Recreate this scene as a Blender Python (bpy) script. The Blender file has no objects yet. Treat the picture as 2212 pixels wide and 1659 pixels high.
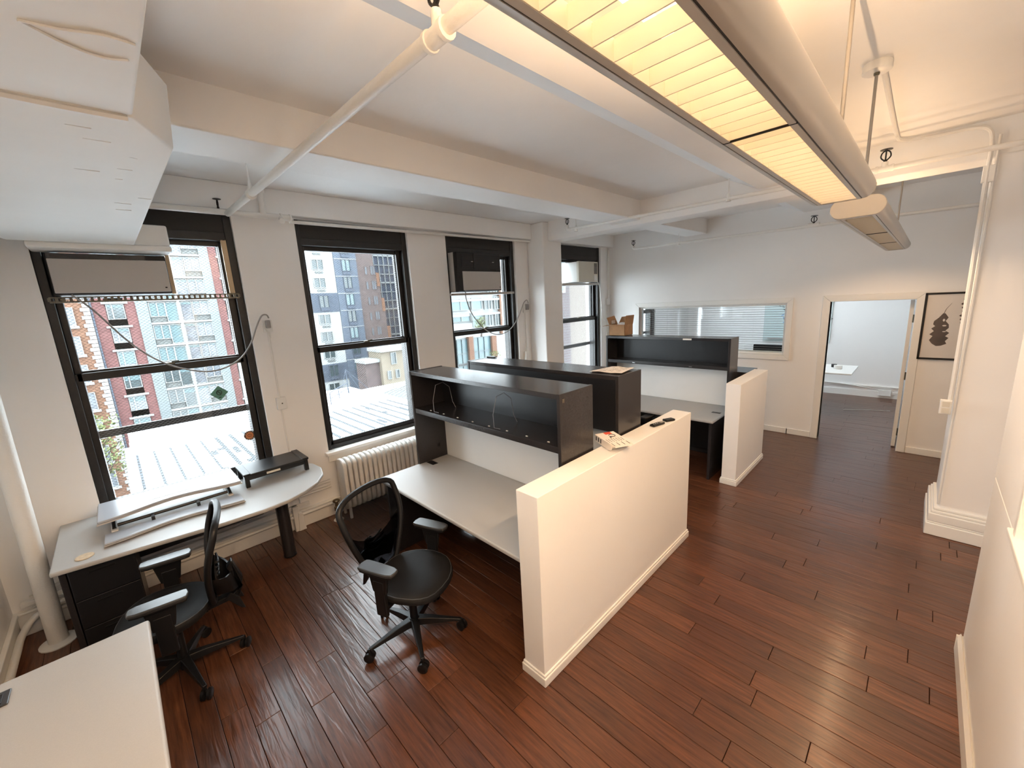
import bpy, math, random
from mathutils import Vector, Matrix
random.seed(7)
S = bpy.context.scene
PI = math.pi
def R_(a): return math.radians(a)

# ---------------------------------------------------------------- camera, sky, exposure
cam = bpy.data.objects.new('camera', bpy.data.cameras.new('camera'))
S.collection.objects.link(cam)
S.camera = cam
cam.data.sensor_width = 36.0
cam.data.lens = 14.209
cam.data.clip_end = 500
_r = (0.7044144, 0.7078004, -0.0530951)
_u = (-0.1050232, 0.1779165, 0.9784252)
_f = (-0.7019762, 0.6836405, -0.1996624)
cam.matrix_world = Matrix(((_r[0], _u[0], -_f[0], 0.0), (_r[1], _u[1], -_f[1], 0.0), (_r[2], _u[2], -_f[2], 2.2), (0, 0, 0, 1)))

W = bpy.data.worlds.new('overcast_sky'); S.world = W; W.use_nodes = True
bg = W.node_tree.nodes['Background']
bg.inputs[0].default_value = (0.86, 0.94, 1.0, 1)
bg.inputs[1].default_value = 5.6
S.view_settings.view_transform = 'Standard'
S.view_settings.look = 'None'
S.view_settings.gamma = 1.0
S.view_settings.use_curve_mapping = False
S.view_settings.exposure = 1.65
S.cycles.use_denoising = True
S.cycles.max_bounces = 12
S.cycles.diffuse_bounces = 7
S.cycles.glossy_bounces = 4
S.cycles.transparent_max_bounces = 16
S.cycles.caustics_reflective = False
S.cycles.caustics_refractive = False
S.cycles.sample_clamp_indirect = 8.0
FILL = 5.5  # power of the added fill lights on the right
LAMP = 1.3          # strength of the fluorescent tubes

# sun glow through the cloud
sun = bpy.data.objects.new('sun', bpy.data.lights.new('sun', 'SUN'))
sun.data.energy = 0.6; sun.data.angle = R_(40); sun.data.color = (1, 0.97, 0.92)
sun.rotation_euler = (R_(38), 0, R_(20)); S.collection.objects.link(sun)
# portals that guide the sky light through the four windows of the long wall
for i, (ya, yb) in enumerate(((-0.29, 0.94), (1.46, 2.69), (3.24, 4.49), (5.54, 6.78), (7.7, 9.1))):
    l = bpy.data.lights.new('sky_portal', 'AREA'); l.shape = 'RECTANGLE'; l.size = 2.3; l.size_y = yb - ya
    l.cycles.is_portal = True
    o = bpy.data.objects.new('sky_portal', l); o.location = (-4.72, (ya + yb) / 2, 1.95)
    o.rotation_euler = (0, -PI / 2, 0); S.collection.objects.link(o)

# the open office to the right, outside the frame: unseen area lights added to brighten the walls and piers facing it
for (x, y) in ((1.7, 0.0), (3.6, 0.0), (1.9, 2.4), (3.8, 2.4)):
    l = bpy.data.lights.new('fill_panel', 'AREA'); l.shape = 'RECTANGLE'; l.size = 0.6; l.size_y = 1.2
    l.energy = FILL; l.color = (0.97, 0.96, 0.95)
    o = bpy.data.objects.new('fill_panel', l); o.location = (x, y, 3.2); S.collection.objects.link(o)

# ---------------------------------------------------------------- materials
MATS = {}
def mat(name, col, rough=0.6, metal=0.0, noise=0.0, nscale=8.0, bump=0.0, bscale=40.0, spec=0.5, coat=0.0, emit=None, estr=0.0, alpha=1.0, stretch=None):
    m = bpy.data.materials.new(name); m.use_nodes = True; MATS[name] = m
    nt = m.node_tree; N = nt.nodes; L = nt.links
    b = N['Principled BSDF']
    b.inputs['Base Color'].default_value = (*col, 1)
    b.inputs['Roughness'].default_value = rough
    b.inputs['Metallic'].default_value = metal
    b.inputs['Specular IOR Level'].default_value = spec
    b.inputs['Coat Weight'].default_value = coat
    b.inputs['Coat Roughness'].default_value = 0.15
    if alpha < 1: b.inputs['Alpha'].default_value = alpha
    if emit:
        b.inputs['Emission Color'].default_value = (*emit, 1); b.inputs['Emission Strength'].default_value = estr
    tc = N.new('ShaderNodeTexCoord')
    src = tc.outputs['Object']
    if stretch:
        mp = N.new('ShaderNodeMapping'); mp.inputs['Scale'].default_value = stretch; L.new(src, mp.inputs[0]); src = mp.outputs[0]
    if noise > 0:
        t = N.new('ShaderNodeTexNoise'); t.inputs['Scale'].default_value = nscale; t.inputs['Detail'].default_value = 5
        L.new(src, t.inputs['Vector'])
        r = N.new('ShaderNodeMapRange'); r.inputs['From Min'].default_value = 0.3; r.inputs['From Max'].default_value = 0.7
        r.inputs['To Min'].default_value = 1 - noise; r.inputs['To Max'].default_value = 1 + noise
        L.new(t.outputs[0], r.inputs[0])
        h = N.new('ShaderNodeHueSaturation'); h.inputs['Color'].default_value = (*col, 1)
        L.new(r.outputs[0], h.inputs['Value']); L.new(h.outputs[0], b.inputs['Base Color'])
    if bump > 0:
        t = N.new('ShaderNodeTexNoise'); t.inputs['Scale'].default_value = bscale; t.inputs['Detail'].default_value = 4
        L.new(src, t.inputs['Vector'])
        bp = N.new('ShaderNodeBump'); bp.inputs['Strength'].default_value = bump; bp.inputs['Distance'].default_value = 0.01
        L.new(t.outputs[0], bp.inputs['Height']); L.new(bp.outputs[0], b.inputs['Normal'])
    return m

wallp = mat('white_wall_paint', (0.86, 0.855, 0.845), 0.6, noise=0.015, nscale=1.2, bump=0.25, bscale=9)
ceilp = mat('white_ceiling_paint', (0.88, 0.88, 0.875), 0.6, noise=0.025, nscale=1.5, bump=0.3, bscale=7)
plaster = mat('rough_plaster_paint', (0.78, 0.78, 0.76), 0.65, noise=0.03, nscale=3, bump=0.6, bscale=12, stretch=(1, 0.25, 1))
bulk = mat('boxed_duct_paint', (0.84, 0.84, 0.82), 0.6, noise=0.03, nscale=2.5, bump=0.5, bscale=5, stretch=(1, 0.3, 1))
trimp = mat('glossy_white_trim', (0.82, 0.815, 0.79), 0.35, bump=0.1, bscale=20)
pipep = mat('painted_pipe', (0.80, 0.79, 0.76), 0.4, bump=0.25, bscale=60)
frame = mat('dark_bronze_frame', (0.012, 0.010, 0.009), 0.35, noise=0.3, nscale=20, bump=0.1, bscale=60)
valm = mat('black_valance', (0.018, 0.016, 0.015), 0.6, noise=0.1, nscale=30)
darklam = mat('charcoal_laminate', (0.026, 0.024, 0.026), 0.20, noise=0.08, nscale=80, bump=0.05, bscale=300)
darkin = mat('black_laminate', (0.010, 0.010, 0.012), 0.35, noise=0.1, nscale=50)
greylam = mat('light_grey_laminate', (0.42, 0.415, 0.405), 0.42, noise=0.03, nscale=300, bump=0.05, bscale=500)
greyedge = mat('grey_edge_band', (0.66, 0.65, 0.62), 0.4)
tack = mat('grey_back_board', (0.74, 0.75, 0.75), 0.45, noise=0.02, nscale=4)
blackp = mat('black_plastic', (0.009, 0.009, 0.010), 0.35, spec=0.35, bump=0.1, bscale=400)
padm = mat('soft_black_arm_pad', (0.045, 0.047, 0.05), 0.28, bump=0.05, bscale=500)
seatm = mat('black_seat_fabric', (0.010, 0.010, 0.011), 0.55, spec=0.25, bump=0.3, bscale=600)
wirem = mat('grey_wire', (0.30, 0.30, 0.31), 0.35, 0.6)
chrome = mat('polished_metal', (0.6, 0.6, 0.6), 0.2, 1.0)
steel = mat('dull_steel', (0.16, 0.15, 0.12), 0.4, 0.8, noise=0.2, nscale=30)
rodm = mat('grey_rod', (0.32, 0.30, 0.28), 0.4, 0.3)
white = mat('white_plastic', (0.78, 0.78, 0.76), 0.4)
cream = mat('cream_plastic', (0.66, 0.63, 0.55), 0.45)
acgrey = mat('grey_ac_panel', (0.46, 0.44, 0.42), 0.4)
pale = mat('pale_blue_white', (0.38, 0.40, 0.44), 0.3)
card = mat('cardboard', (0.42, 0.24, 0.12), 0.8, noise=0.12, nscale=15)
paper = mat('paper', (0.78, 0.74, 0.70), 0.7)
ink = mat('black_ink', (0.03, 0.03, 0.035), 0.6)
blueink = mat('blue_marker', (0.10, 0.22, 0.55), 0.6)
redink = mat('red_print', (0.65, 0.10, 0.06), 0.5)
pine = mat('pale_wood', (0.62, 0.46, 0.28), 0.5, noise=0.1, nscale=10, stretch=(1, 1, 0.1))
coast = mat('beige_cork', (0.60, 0.47, 0.32), 0.7, noise=0.1, nscale=60)
brass = mat('tarnished_brass', (0.20, 0.15, 0.09), 0.4, 0.8, noise=0.3, nscale=40)
radp = mat('radiator_enamel', (0.76, 0.75, 0.72), 0.4, noise=0.05, nscale=12, bump=0.35, bscale=50)
bodym = mat('silver_painted_housing', (0.50, 0.47, 0.43), 0.32, 0.25)
louvm = mat('white_louver_blade', (0.85, 0.80, 0.70), 0.35)
silv = mat('aluminium_louver', (0.60, 0.56, 0.50), 0.3, 0.6)
tube = mat('fluorescent_tube', (1, 1, 1), 0.5, emit=(1.0, 0.66, 0.33), estr=LAMP)
tube2 = mat('dimmed_fluorescent_tube', (1, 1, 1), 0.5, emit=(1.0, 0.70, 0.38), estr=LAMP * 0.35)
cable = mat('grey_cable', (0.30, 0.29, 0.28), 0.5)
wcable = mat('white_cable', (0.72, 0.71, 0.68), 0.5)
teal = mat('teal_sticker', (0.10, 0.28, 0.22), 0.5)
brownink = mat('brown_print', (0.10, 0.05, 0.03), 0.6)
ornge = mat('orange_print', (0.60, 0.22, 0.08), 0.5)

# exterior (city materials, colours darkened to offset the strong sky light)
EX = 0.22
def xmat(name, c, *a, **k): return mat(name, tuple(v * EX for v in c), *a, **k)
brick_red = xmat('red_brick_far', (0.36, 0.14, 0.13), 0.9, noise=0.15, nscale=2.0)
brick_or = xmat('orange_brick_far', (0.42, 0.20, 0.11), 0.9, noise=0.15, nscale=2.0)
brick_br = xmat('brown_brick_far', (0.26, 0.19, 0.18), 0.9, noise=0.2, nscale=1.5)
brick_gr = xmat('blue_grey_brick_far', (0.20, 0.25, 0.33), 0.9, noise=0.12, nscale=2.0)
brick_dk = xmat('slate_brick_far', (0.15, 0.19, 0.26), 0.9, noise=0.12, nscale=2.0)
conc_w = xmat('white_concrete_far', (0.85, 0.88, 0.88), 0.8, noise=0.05, nscale=1.0)
conc_g = xmat('pale_grey_panel_far', (0.42, 0.48, 0.49), 0.8, noise=0.05, nscale=1.0)
spand = xmat('grey_spandrel_far', (0.30, 0.32, 0.31), 0.8, noise=0.2, nscale=4)
teal_gl = xmat('pale_teal_glazing', (0.24, 0.40, 0.43), 0.2, noise=0.1, nscale=0.6)
dark_gl = xmat('dark_far_glazing', (0.34, 0.38, 0.43), 0.1, noise=0.3, nscale=1.2)
green_gl = xmat('green_far_glazing', (0.14, 0.19, 0.20), 0.1, noise=0.2, nscale=1.2)
winfr = xmat('white_far_window_frame', (0.75, 0.80, 0.80), 0.5)
roofm = mat('white_roof_membrane', (0.64, 0.67, 0.70), 0.8, noise=0.12, nscale=1.2, stretch=(0.4, 2.0, 1))
roofseam = xmat('grey_roof_seam', (0.14, 0.16, 0.18), 0.8)
yelst = xmat('yellow_stucco_far', (0.55, 0.46, 0.34), 0.8, noise=0.05, nscale=1)
scaf = xmat('scaffold_netting', (0.10, 0.15, 0.25), 0.8, noise=0.4, nscale=1.5)
leafm = xmat('fresh_leaf', (0.32, 0.40, 0.10), 0.6, noise=0.3, nscale=3)
barkm = xmat('branch_bark', (0.16, 0.11, 0.08), 0.9)
beige = xmat('beige_stucco_near', (0.36, 0.30, 0.26), 0.8, noise=0.06, nscale=6)
brick_pk = xmat('pink_brick_near', (0.27, 0.20, 0.21), 0.9, noise=0.2, nscale=10)

def wood():
    m = bpy.data.materials.new('hand_scraped_wood'); m.use_nodes = True
    nt = m.node_tree; N = nt.nodes; L = nt.links; b = N['Principled BSDF']
    tc = N.new('ShaderNodeTexCoord'); oi = N.new('ShaderNodeObjectInfo')
    ad = N.new('ShaderNodeVectorMath'); ad.operation = 'ADD'
    cm = N.new('ShaderNodeCombineXYZ'); mul = N.new('ShaderNodeMath'); mul.operation = 'MULTIPLY'; mul.inputs[1].default_value = 37.0
    L.new(oi.outputs['Random'], mul.inputs[0]); L.new(mul.outputs[0], cm.inputs[0]); L.new(mul.outputs[0], cm.inputs[1])
    L.new(tc.outputs['Object'], ad.inputs[0]); L.new(cm.outputs[0], ad.inputs[1])
    mp = N.new('ShaderNodeMapping'); mp.inputs['Scale'].default_value = (2.0, 26, 1); L.new(ad.outputs[0], mp.inputs[0])
    n = N.new('ShaderNodeTexNoise'); n.inputs['Scale'].default_value = 2.2; n.inputs['Detail'].default_value = 7; n.inputs['Roughness'].default_value = 0.65
    L.new(mp.outputs[0], n.inputs['Vector'])
    cr = N.new('ShaderNodeValToRGB'); cr.color_ramp.elements[0].position = 0.30; cr.color_ramp.elements[1].position = 0.72
    cr.color_ramp.elements[0].color = (0.044, 0.015, 0.007, 1); cr.color_ramp.elements[1].color = (0.165, 0.060, 0.026, 1)
    L.new(n.outputs[0], cr.inputs[0])
    h = N.new('ShaderNodeHueSaturation'); mr = N.new('ShaderNodeMapRange'); mr.inputs['To Min'].default_value = 0.72; mr.inputs['To Max'].default_value = 1.25
    L.new(oi.outputs['Random'], mr.inputs[0]); L.new(mr.outputs[0], h.inputs['Value']); L.new(cr.outputs[0], h.inputs['Color'])
    L.new(h.outputs[0], b.inputs['Base Color'])
    # hand-scraped waves across the board
    mp2 = N.new('ShaderNodeMapping'); mp2.inputs['Scale'].default_value = (1.6, 15, 1); mp2.inputs['Rotation'].default_value = (0, 0, 0.10); L.new(ad.outputs[0], mp2.inputs[0])
    w = N.new('ShaderNodeTexNoise'); w.inputs['Scale'].default_value = 2.0; w.inputs['Detail'].default_value = 2; w.inputs['Distortion'].default_value = 0.6
    L.new(mp2.outputs[0], w.inputs['Vector'])
    b1 = N.new('ShaderNodeBump'); b1.inputs['Strength'].default_value = 0.55; b1.inputs['Distance'].default_value = 0.006
    L.new(w.outputs[0], b1.inputs['Height'])
    b2 = N.new('ShaderNodeBump'); b2.inputs['Strength'].default_value = 0.25; b2.inputs['Distance'].default_value = 0.002
    L.new(n.outputs[0], b2.inputs['Height']); L.new(b1.outputs[0], b2.inputs['Normal']); L.new(b2.outputs[0], b.inputs['Normal'])
    b.inputs['Roughness'].default_value = 0.36
    b.inputs['Coat Weight'].default_value = 0.32; b.inputs['Coat Roughness'].default_value = 0.17
    L.new(b1.outputs[0], b.inputs['Coat Normal'])
    b.inputs['Specular IOR Level'].default_value = 0.5
    return m
woodm = wood()
gapm = mat('dark_plank_gap', (0.012, 0.006, 0.004), 0.8)

def wired_glass():
    m = bpy.data.materials.new('wired_window_glass'); m.use_nodes = True
    nt = m.node_tree; N = nt.nodes; L = nt.links; N.remove(N['Principled BSDF']); out = N['Material Output']
    tc = N.new('ShaderNodeTexCoord'); sp = N.new('ShaderNodeSeparateXYZ'); L.new(tc.outputs['Object'], sp.inputs[0])
    def line(sign):
        a = N.new('ShaderNodeMath'); a.operation = 'MULTIPLY'; a.inputs[1].default_value = sign * 1.35; L.new(sp.outputs['Z'], a.inputs[0])
        s = N.new('ShaderNodeMath'); s.operation = 'ADD'; L.new(sp.outputs['Y'], s.inputs[0]); L.new(a.outputs[0], s.inputs[1])
        d = N.new('ShaderNodeMath'); d.operation = 'PINGPONG'; d.inputs[1].default_value = 0.016; L.new(s.outputs[0], d.inputs[0])
        c = N.new('ShaderNodeMath'); c.operation = 'LESS_THAN'; c.inputs[1].default_value = 0.0012; L.new(d.outputs[0], c.inputs[0]); return c
    a, b_ = line(1), line(-1)
    mx = N.new('ShaderNodeMath'); mx.operation = 'MAXIMUM'; L.new(a.outputs[0], mx.inputs[0]); L.new(b_.outputs[0], mx.inputs[1])
    tr = N.new('ShaderNodeBsdfTransparent'); tr.inputs[0].default_value = (0.93, 0.95, 0.95, 1)
    gl = N.new('ShaderNodeBsdfGlossy'); gl.inputs['Roughness'].default_value = 0.05
    m1 = N.new('ShaderNodeMixShader'); m1.inputs[0].default_value = 0.05; L.new(tr.outputs[0], m1.inputs[1]); L.new(gl.outputs[0], m1.inputs[2])
    wr = N.new('ShaderNodeBsdfDiffuse'); wr.inputs[0].default_value = (0.25, 0.26, 0.27, 1)
    m2 = N.new('ShaderNodeMixShader'); L.new(mx.outputs[0], m2.inputs[0]); L.new(m1.outputs[0], m2.inputs[1]); L.new(wr.outputs[0], m2.inputs[2])
    L.new(m2.outputs[0], out.inputs[0]); return m
wglass = wired_glass()
def clear_glass(name, tint=(0.95, 0.97, 0.98), gloss=0.06):
    m = bpy.data.materials.new(name); m.use_nodes = True
    nt = m.node_tree; N = nt.nodes; L = nt.links; N.remove(N['Principled BSDF']); out = N['Material Output']
    tr = N.new('ShaderNodeBsdfTransparent'); tr.inputs[0].default_value = (*tint, 1)
    gl = N.new('ShaderNodeBsdfGlossy'); gl.inputs['Roughness'].default_value = 0.03
    m1 = N.new('ShaderNodeMixShader'); m1.inputs[0].default_value = gloss; L.new(tr.outputs[0], m1.inputs[1]); L.new(gl.outputs[0], m1.inputs[2])
    L.new(m1.outputs[0], out.inputs[0]); return m
cglass = clear_glass('clear_glass')
seatm2 = clear_glass('chair_fabric_net', (0.13, 0.13, 0.14), 0.03)
meshm = clear_glass('chair_mesh', (0.30, 0.30, 0.31), 0.02)   # woven net: lets a third of the light through

# ---------------------------------------------------------------- mesh helpers
class MB:
    def __init__(s): s.v = []; s.f = []
    def add(s, v, f):
        n = len(s.v); s.v += [tuple(p) for p in v]; s.f += [tuple(i + n for i in q) for q in f]; return s
    def box(s, x0, x1, y0, y1, z0, z1):
        return s.add([(x0, y0, z0), (x1, y0, z0), (x1, y1, z0), (x0, y1, z0), (x0, y0, z1), (x1, y0, z1), (x1, y1, z1), (x0, y1, z1)],
                     [(0, 3, 2, 1), (4, 5, 6, 7), (0, 1, 5, 4), (1, 2, 6, 5), (2, 3, 7, 6), (3, 0, 4, 7)])
    def prism(s, pts, a, b, axis=2):
        n = len(pts); v = []
        for h in (a, b):
            for p in pts:
                q = list(p); q.insert(axis, h); v.append(q)
        f = [tuple(range(n))[::-1], tuple(range(n, 2 * n))] + [(i, (i + 1) % n, (i + 1) % n + n, i + n) for i in range(n)]
        return s.add(v, f)
    def tube(s, path, r, n=10, caps=True):
        P = [Vector(p) for p in path]; rs = r if isinstance(r, (list, tuple)) else [r] * len(P)
        up = None; rings = []
        for i, p in enumerate(P):
            t = (P[min(i + 1, len(P) - 1)] - P[max(i - 1, 0)]).normalized()
            if up is None: up = Vector((0, 0, 1)) if abs(t.z) < .9 else Vector((1, 0, 0))
            a = t.cross(up).normalized(); b = a.cross(t).normalized(); up = b
            rings.append([p + (a * math.cos(2 * PI * k / n) + b * math.sin(2 * PI * k / n)) * rs[i] for k in range(n)])
        v = [q for rg in rings for q in rg]; f = []
        for i in range(len(P) - 1):
            for k in range(n):
                f.append((i * n + k, i * n + (k + 1) % n, (i + 1) * n + (k + 1) % n, (i + 1) * n + k))
        if caps: f += [tuple(range(n))[::-1], tuple(range((len(P) - 1) * n, len(P) * n))]
        return s.add(v, f)
    def lathe(s, c, prof, n=20, axis=2):
        v = []; f = []
        for r, h in prof:
            for k in range(n):
                a = 2 * PI * k / n; q = [r * math.cos(a), r * math.sin(a)]; q.insert(axis, h); v.append(Vector(q) + Vector(c))
        m = len(prof)
        for i in range(m - 1):
            for k in range(n): f.append((i * n + k, i * n + (k + 1) % n, (i + 1) * n + (k + 1) % n, (i + 1) * n + k))
        f += [tuple(range(n))[::-1], tuple(range((m - 1) * n, m * n))]
        return s.add(v, f)
    def sheet(s, P, Q, th, nx=None):
        # ribbon between two polylines, thickened along z/normal
        n = len(P); v = [Vector(p) for p in P] + [Vector(q) for q in Q]
        nm = (v[1] - v[0]).cross(v[n] - v[0]).normalized() * th
        v2 = [p + nm for p in v]; f = []
        for i in range(n - 1):
            f += [(i, i + 1, n + i + 1, n + i), (2 * n + i, 3 * n + i, 3 * n + i + 1, 2 * n + i + 1), (i, 2 * n + i, 2 * n + i + 1, i + 1), (n + i, n + i + 1, 3 * n + i + 1, 3 * n + i)]
        f += [(0, n, 3 * n, 2 * n), (n - 1, 3 * n - 1, 4 * n - 1, 2 * n - 1)]
        return s.add(v + v2, f)
    def xf(s, M):
        s.v = [tuple(M @ Vector(p)) for p in s.v]; return s

def part(name, mb, m, parent=None, bevel=0.0, smooth=False, seg=2, kind=None, label=None, subd=0):
    me = bpy.data.meshes.new(name); me.from_pydata(mb.v, [], mb.f); me.update()
    import bmesh
    bm = bmesh.new(); bm.from_mesh(me); bmesh.ops.recalc_face_normals(bm, faces=bm.faces); bm.to_mesh(me); bm.free()
    me.materials.append(m)
    o = bpy.data.objects.new(name, me); S.collection.objects.link(o)
    if smooth:
        for p in me.polygons: p.use_smooth = True
    if parent is not None:
        o.parent = parent
        if parent.parent is None: o.matrix_parent_inverse = parent.matrix_basis.inverted() if parent.type == 'EMPTY' else Matrix()
    if bevel > 0:
        b = o.modifiers.new('b', 'BEVEL'); b.width = bevel; b.segments = seg; b.limit_method = 'ANGLE'; b.angle_limit = R_(35)
        if not smooth:
            for p in me.polygons: p.use_smooth = True
            w = o.modifiers.new('w', 'WEIGHTED_NORMAL'); w.keep_sharp = False
    if subd:
        q = o.modifiers.new('s', 'SUBSURF'); q.levels = subd; q.render_levels = subd
    if smooth and not subd and bevel == 0:
        try: me.set_sharp_from_angle(angle=R_(40))
        except Exception: pass
    if kind: o['kind'] = kind
    if label: o['label'] = label
    return o
def tag(o, label, cat, group=None, kind=None):
    o['label'] = label; o['category'] = cat
    if group: o['group'] = group
    if kind: o['kind'] = kind
    return o
def thing(name, loc, label, cat, group=None, rz=0.0):
    o = bpy.data.objects.new(name, None); S.collection.objects.link(o); o.empty_display_size = 0.1
    o.location = loc; o.rotation_euler = (0, 0, rz)
    o.matrix_basis = Matrix.Translation(Vector(loc)) @ Matrix.Rotation(rz, 4, 'Z')
    return tag(o, label, cat, group)
def struct(name, mb, m, **k):
    return part(name, mb, m, kind='structure', **k)
def stree(name, loc=(0, 0, 0)):
    o = bpy.data.objects.new(name, None); S.collection.objects.link(o); o.location = loc
    o.matrix_basis = Matrix.Translation(Vector(loc)); o['kind'] = 'structure'; return o
def copy_tree(o, parent=None):
    c = o.copy(); S.collection.objects.link(c)
    if parent is not None: c.parent = parent
    for ch in list(o.children): copy_tree(ch, c)
    return c
def arc(c, r, a0, a1, n, z=None):
    return [(c[0] + r * math.cos(a0 + (a1 - a0) * i / n), c[1] + r * math.sin(a0 + (a1 - a0) * i / n)) for i in range(n + 1)]
def smooth_path(pts, n=6):
    P = [Vector(p) for p in pts]; out = []
    for i in range(len(P) - 1):
        p0, p1, p2, p3 = P[max(i - 1, 0)], P[i], P[i + 1], P[min(i + 2, len(P) - 1)]
        for k in range(n):
            t = k / n
            out.append(0.5 * ((2 * p1) + (p2 - p0) * t + (2 * p0 - 5 * p1 + 4 * p2 - p3) * t * t + (3 * p1 - p0 - 3 * p2 + p3) * t ** 3))
    out.append(P[-1]); return out

XW = -4.4; YB = 7.08; ZC = 3.32; YF = -0.85
OPEN = [(-0.29, 0.94), (1.46, 2.69), (3.24, 4.49), (5.54, 6.78)]
YFAR = 10.35; FAROPEN = (7.75, 9.05)

# ================================================================= room shell
# floor: planks
fl = struct('floor', MB().box(-4.75, 5.6, -1.0, 10.5, -0.20, -0.016), gapm)
PW = 0.127
joints = {0.31: [-2.755], 0.45: [-3.62, -2.228], 0.58: [-2.52, -1.817], 0.72: [-2.07], 0.85: [-2.056, -1.517], 0.98: [-1.81], 1.11: [-1.80], 1.66: [-1.115], 2.33: [-.877], 2.46: [-.451], 2.06: [-.442], 1.94: [-.176], 1.40: [-.897], 3.13: [-.79]}
rows = int((YFAR - YF) / PW) + 1
pk_meshes = {}
far_mb = MB(); nplank = 0
y = 0.184 - 9 * PW
while y < YFAR:
    y0, y1 = max(y, YF), min(y + PW, YFAR)
    if y1 - y0 < 0.02: y += PW; continue
    xs = [XW]
    kn = None
    for jy, jx in joints.items():
        if abs(jy - y - 0.01) < 0.05: kn = jx
    x = XW + random.uniform(0.35, 1.7)
    xe = 2.6 if y < 4.9 else (1.2 if y < 7 else 0.6)
    if kn:
        cuts = sorted(kn); a = cuts[0] - random.uniform(1.0, 1.7)
        while a > XW + 0.3: cuts.append(a); a -= random.uniform(1.0, 1.7)
        a = max(cuts) + random.uniform(1.0, 1.7)
        while a < xe - 0.3: cuts.append(a); a += random.uniform(1.0, 1.7)
        xs += sorted(cuts)
    else:
        while x < xe - 0.3:
            xs.append(x); x += random.choice((0.75, 1.05, 1.35, 1.65)) + random.uniform(-.1, .1)
    xs.append(xe)
    for a, b in zip(xs[:-1], xs[1:]):
        hgt = random.uniform(-0.0012, 0.0)
        if y < YB - 0.05 and nplank < 285:
            mb = MB().box(a + 0.0012, b - 0.0012, y0 + 0.0011, y1 - 0.0011, -0.015, hgt)
            c = ((a + b) / 2, (y0 + y1) / 2, 0)
            mb.v = [(p[0] - c[0], p[1] - c[1], p[2]) for p in mb.v]
            o = part('plank', mb, woodm, fl, bevel=0.0022, seg=1); o.location = c
            nplank += 1
        else:
            far_mb.box(a + 0.001, b - 0.001, y0 + 0.001, y1 - 0.001, -0.015, hgt)
    y += PW
part('plank_field', far_mb, woodm, fl, kind='stuff')

# window wall
w = MB()
ys = [YF - 0.15] + [v for o in OPEN for v in o] + [FAROPEN[0], FAROPEN[1], 10.5]
for a, b in zip(ys[0::2], ys[1::2]): w.box(-4.75, XW, a, b, -0.2, 3.6)
for a, b in OPEN + [FAROPEN]:
    w.box(-4.75, XW, a, b, -0.2, 0.70); w.box(-4.75, XW, a, b, 3.095, 3.6)
struct('wall_left', w, wallp)
# header beam over the windows and the plaster bead under it
struct('trim_1', MB().box(XW, -4.30, YF, 4.76, 3.10, ZC).box(XW, -4.30, 5.19, YB, 3.10, ZC), ceilp, bevel=0.008)
# column between windows 3 and 4
struct('trim_2', MB().box(XW, -4.07, 4.76, 5.19, 0, ZC), wallp, bevel=0.02)
# back wall with door and interior window
w = MB()
dx0, dx1, dz = -0.93, -0.09, 1.965
ix0, ix1, iz0, iz1 = -3.76, -1.43, 1.20, 1.965
w.box(-4.75, ix0, YB, YB + .13, -.2, 3.6).box(ix0, ix1, YB, YB + .13, -.2, iz0).box(ix0, ix1, YB, YB + .13, iz1, 3.6)
w.box(ix1, dx0, YB, YB + .13, -.2, 3.6).box(dx0, dx1, YB, YB + .13, dz, 3.6).box(dx1, 5.6, YB, YB + .13, -.2, 3.6)
struct('wall_back', w, wallp)
struct('wall_front', MB().box(-4.75, 5.6, YF - .15, YF, -.2, 3.6), wallp)
# right partition with its pass-through window (its far end is the corner by the aisle)
struct('wall_right', MB().box(0.36, 0.50, 0.9, 3.27, -.2, 1.13).box(0.36, 0.50, 2.51, 3.27, 1.13, 3.4).box(0.36, 0.50, 0.9, 1.2, 1.13, 3.4).box(0.36, 0.50, 1.2, 2.51, 2.35, 3.4), wallp, bevel=0.006)
struct('trim_3', MB().box(0.352, 0.51, 2.47, 2.52, 1.13, 2.38).box(0.342, 0.52, 1.16, 2.575, 1.115, 1.145).box(0.352, 0.51, 1.18, 2.52, 2.32, 2.38), trimp, bevel=0.006)
w = MB().box(5.4, 5.6, YF, 10.5, -.2, 3.6)
struct('wall_far_right', w, wallp)
struct('wall_far_back', MB().box(-4.75, 5.6, YFAR, 10.5, -.2, 3.6).box(0.6, 0.7, YB + .13, YFAR, -.2, 3.6), wallp)
# pillar with stepped base, right of the aisle
struct('trim_4', MB().box(0.25, 1.3, 4.85, 5.45, 0, 3.07), wallp, bevel=0.02)
pb = MB()
for z0, z1, e in ((0, 0.11, 0.06), (0.11, 0.125, 0.048), (0.125, 0.20, 0.05), (0.20, 0.225, 0.035), (0.225, 0.25, 0.022)):
    pb.box(0.25 - e, 1.3, 4.85 - e, 5.45 + e, z0, z1)
struct('trim_5', pb, trimp, bevel=0.008)
# ceiling and beams
struct('ceiling', MB().box(-4.75, 5.6, -1.0, 10.5, ZC, 3.6), ceilp)
struct('trim_6', MB().box(-2.99, -2.59, YF, 4.9, 3.10, ZC + .05), ceilp, bevel=0.012)
struct('trim_7', MB().box(-2.95, -2.60, 5.1, YB, 3.10, ZC + .05), ceilp, bevel=0.012)
struct('trim_8', MB().box(-4.07, 5.4, 4.87, 5.16, 3.05, ZC + .05), ceilp, bevel=0.012)
struct('trim_9', MB().prism([(-1.61, ZC + .01), (-1.305, 3.17), (-0.72, 3.17), (-0.70, ZC + .01)], YF, 4.9, axis=1), ceilp)
struct('trim_10', MB().prism([(-1.61, ZC + .01), (-1.32, 3.19), (-0.72, 3.19), (-0.70, ZC + .01)], 5.1, YB, axis=1), ceilp)

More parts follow.
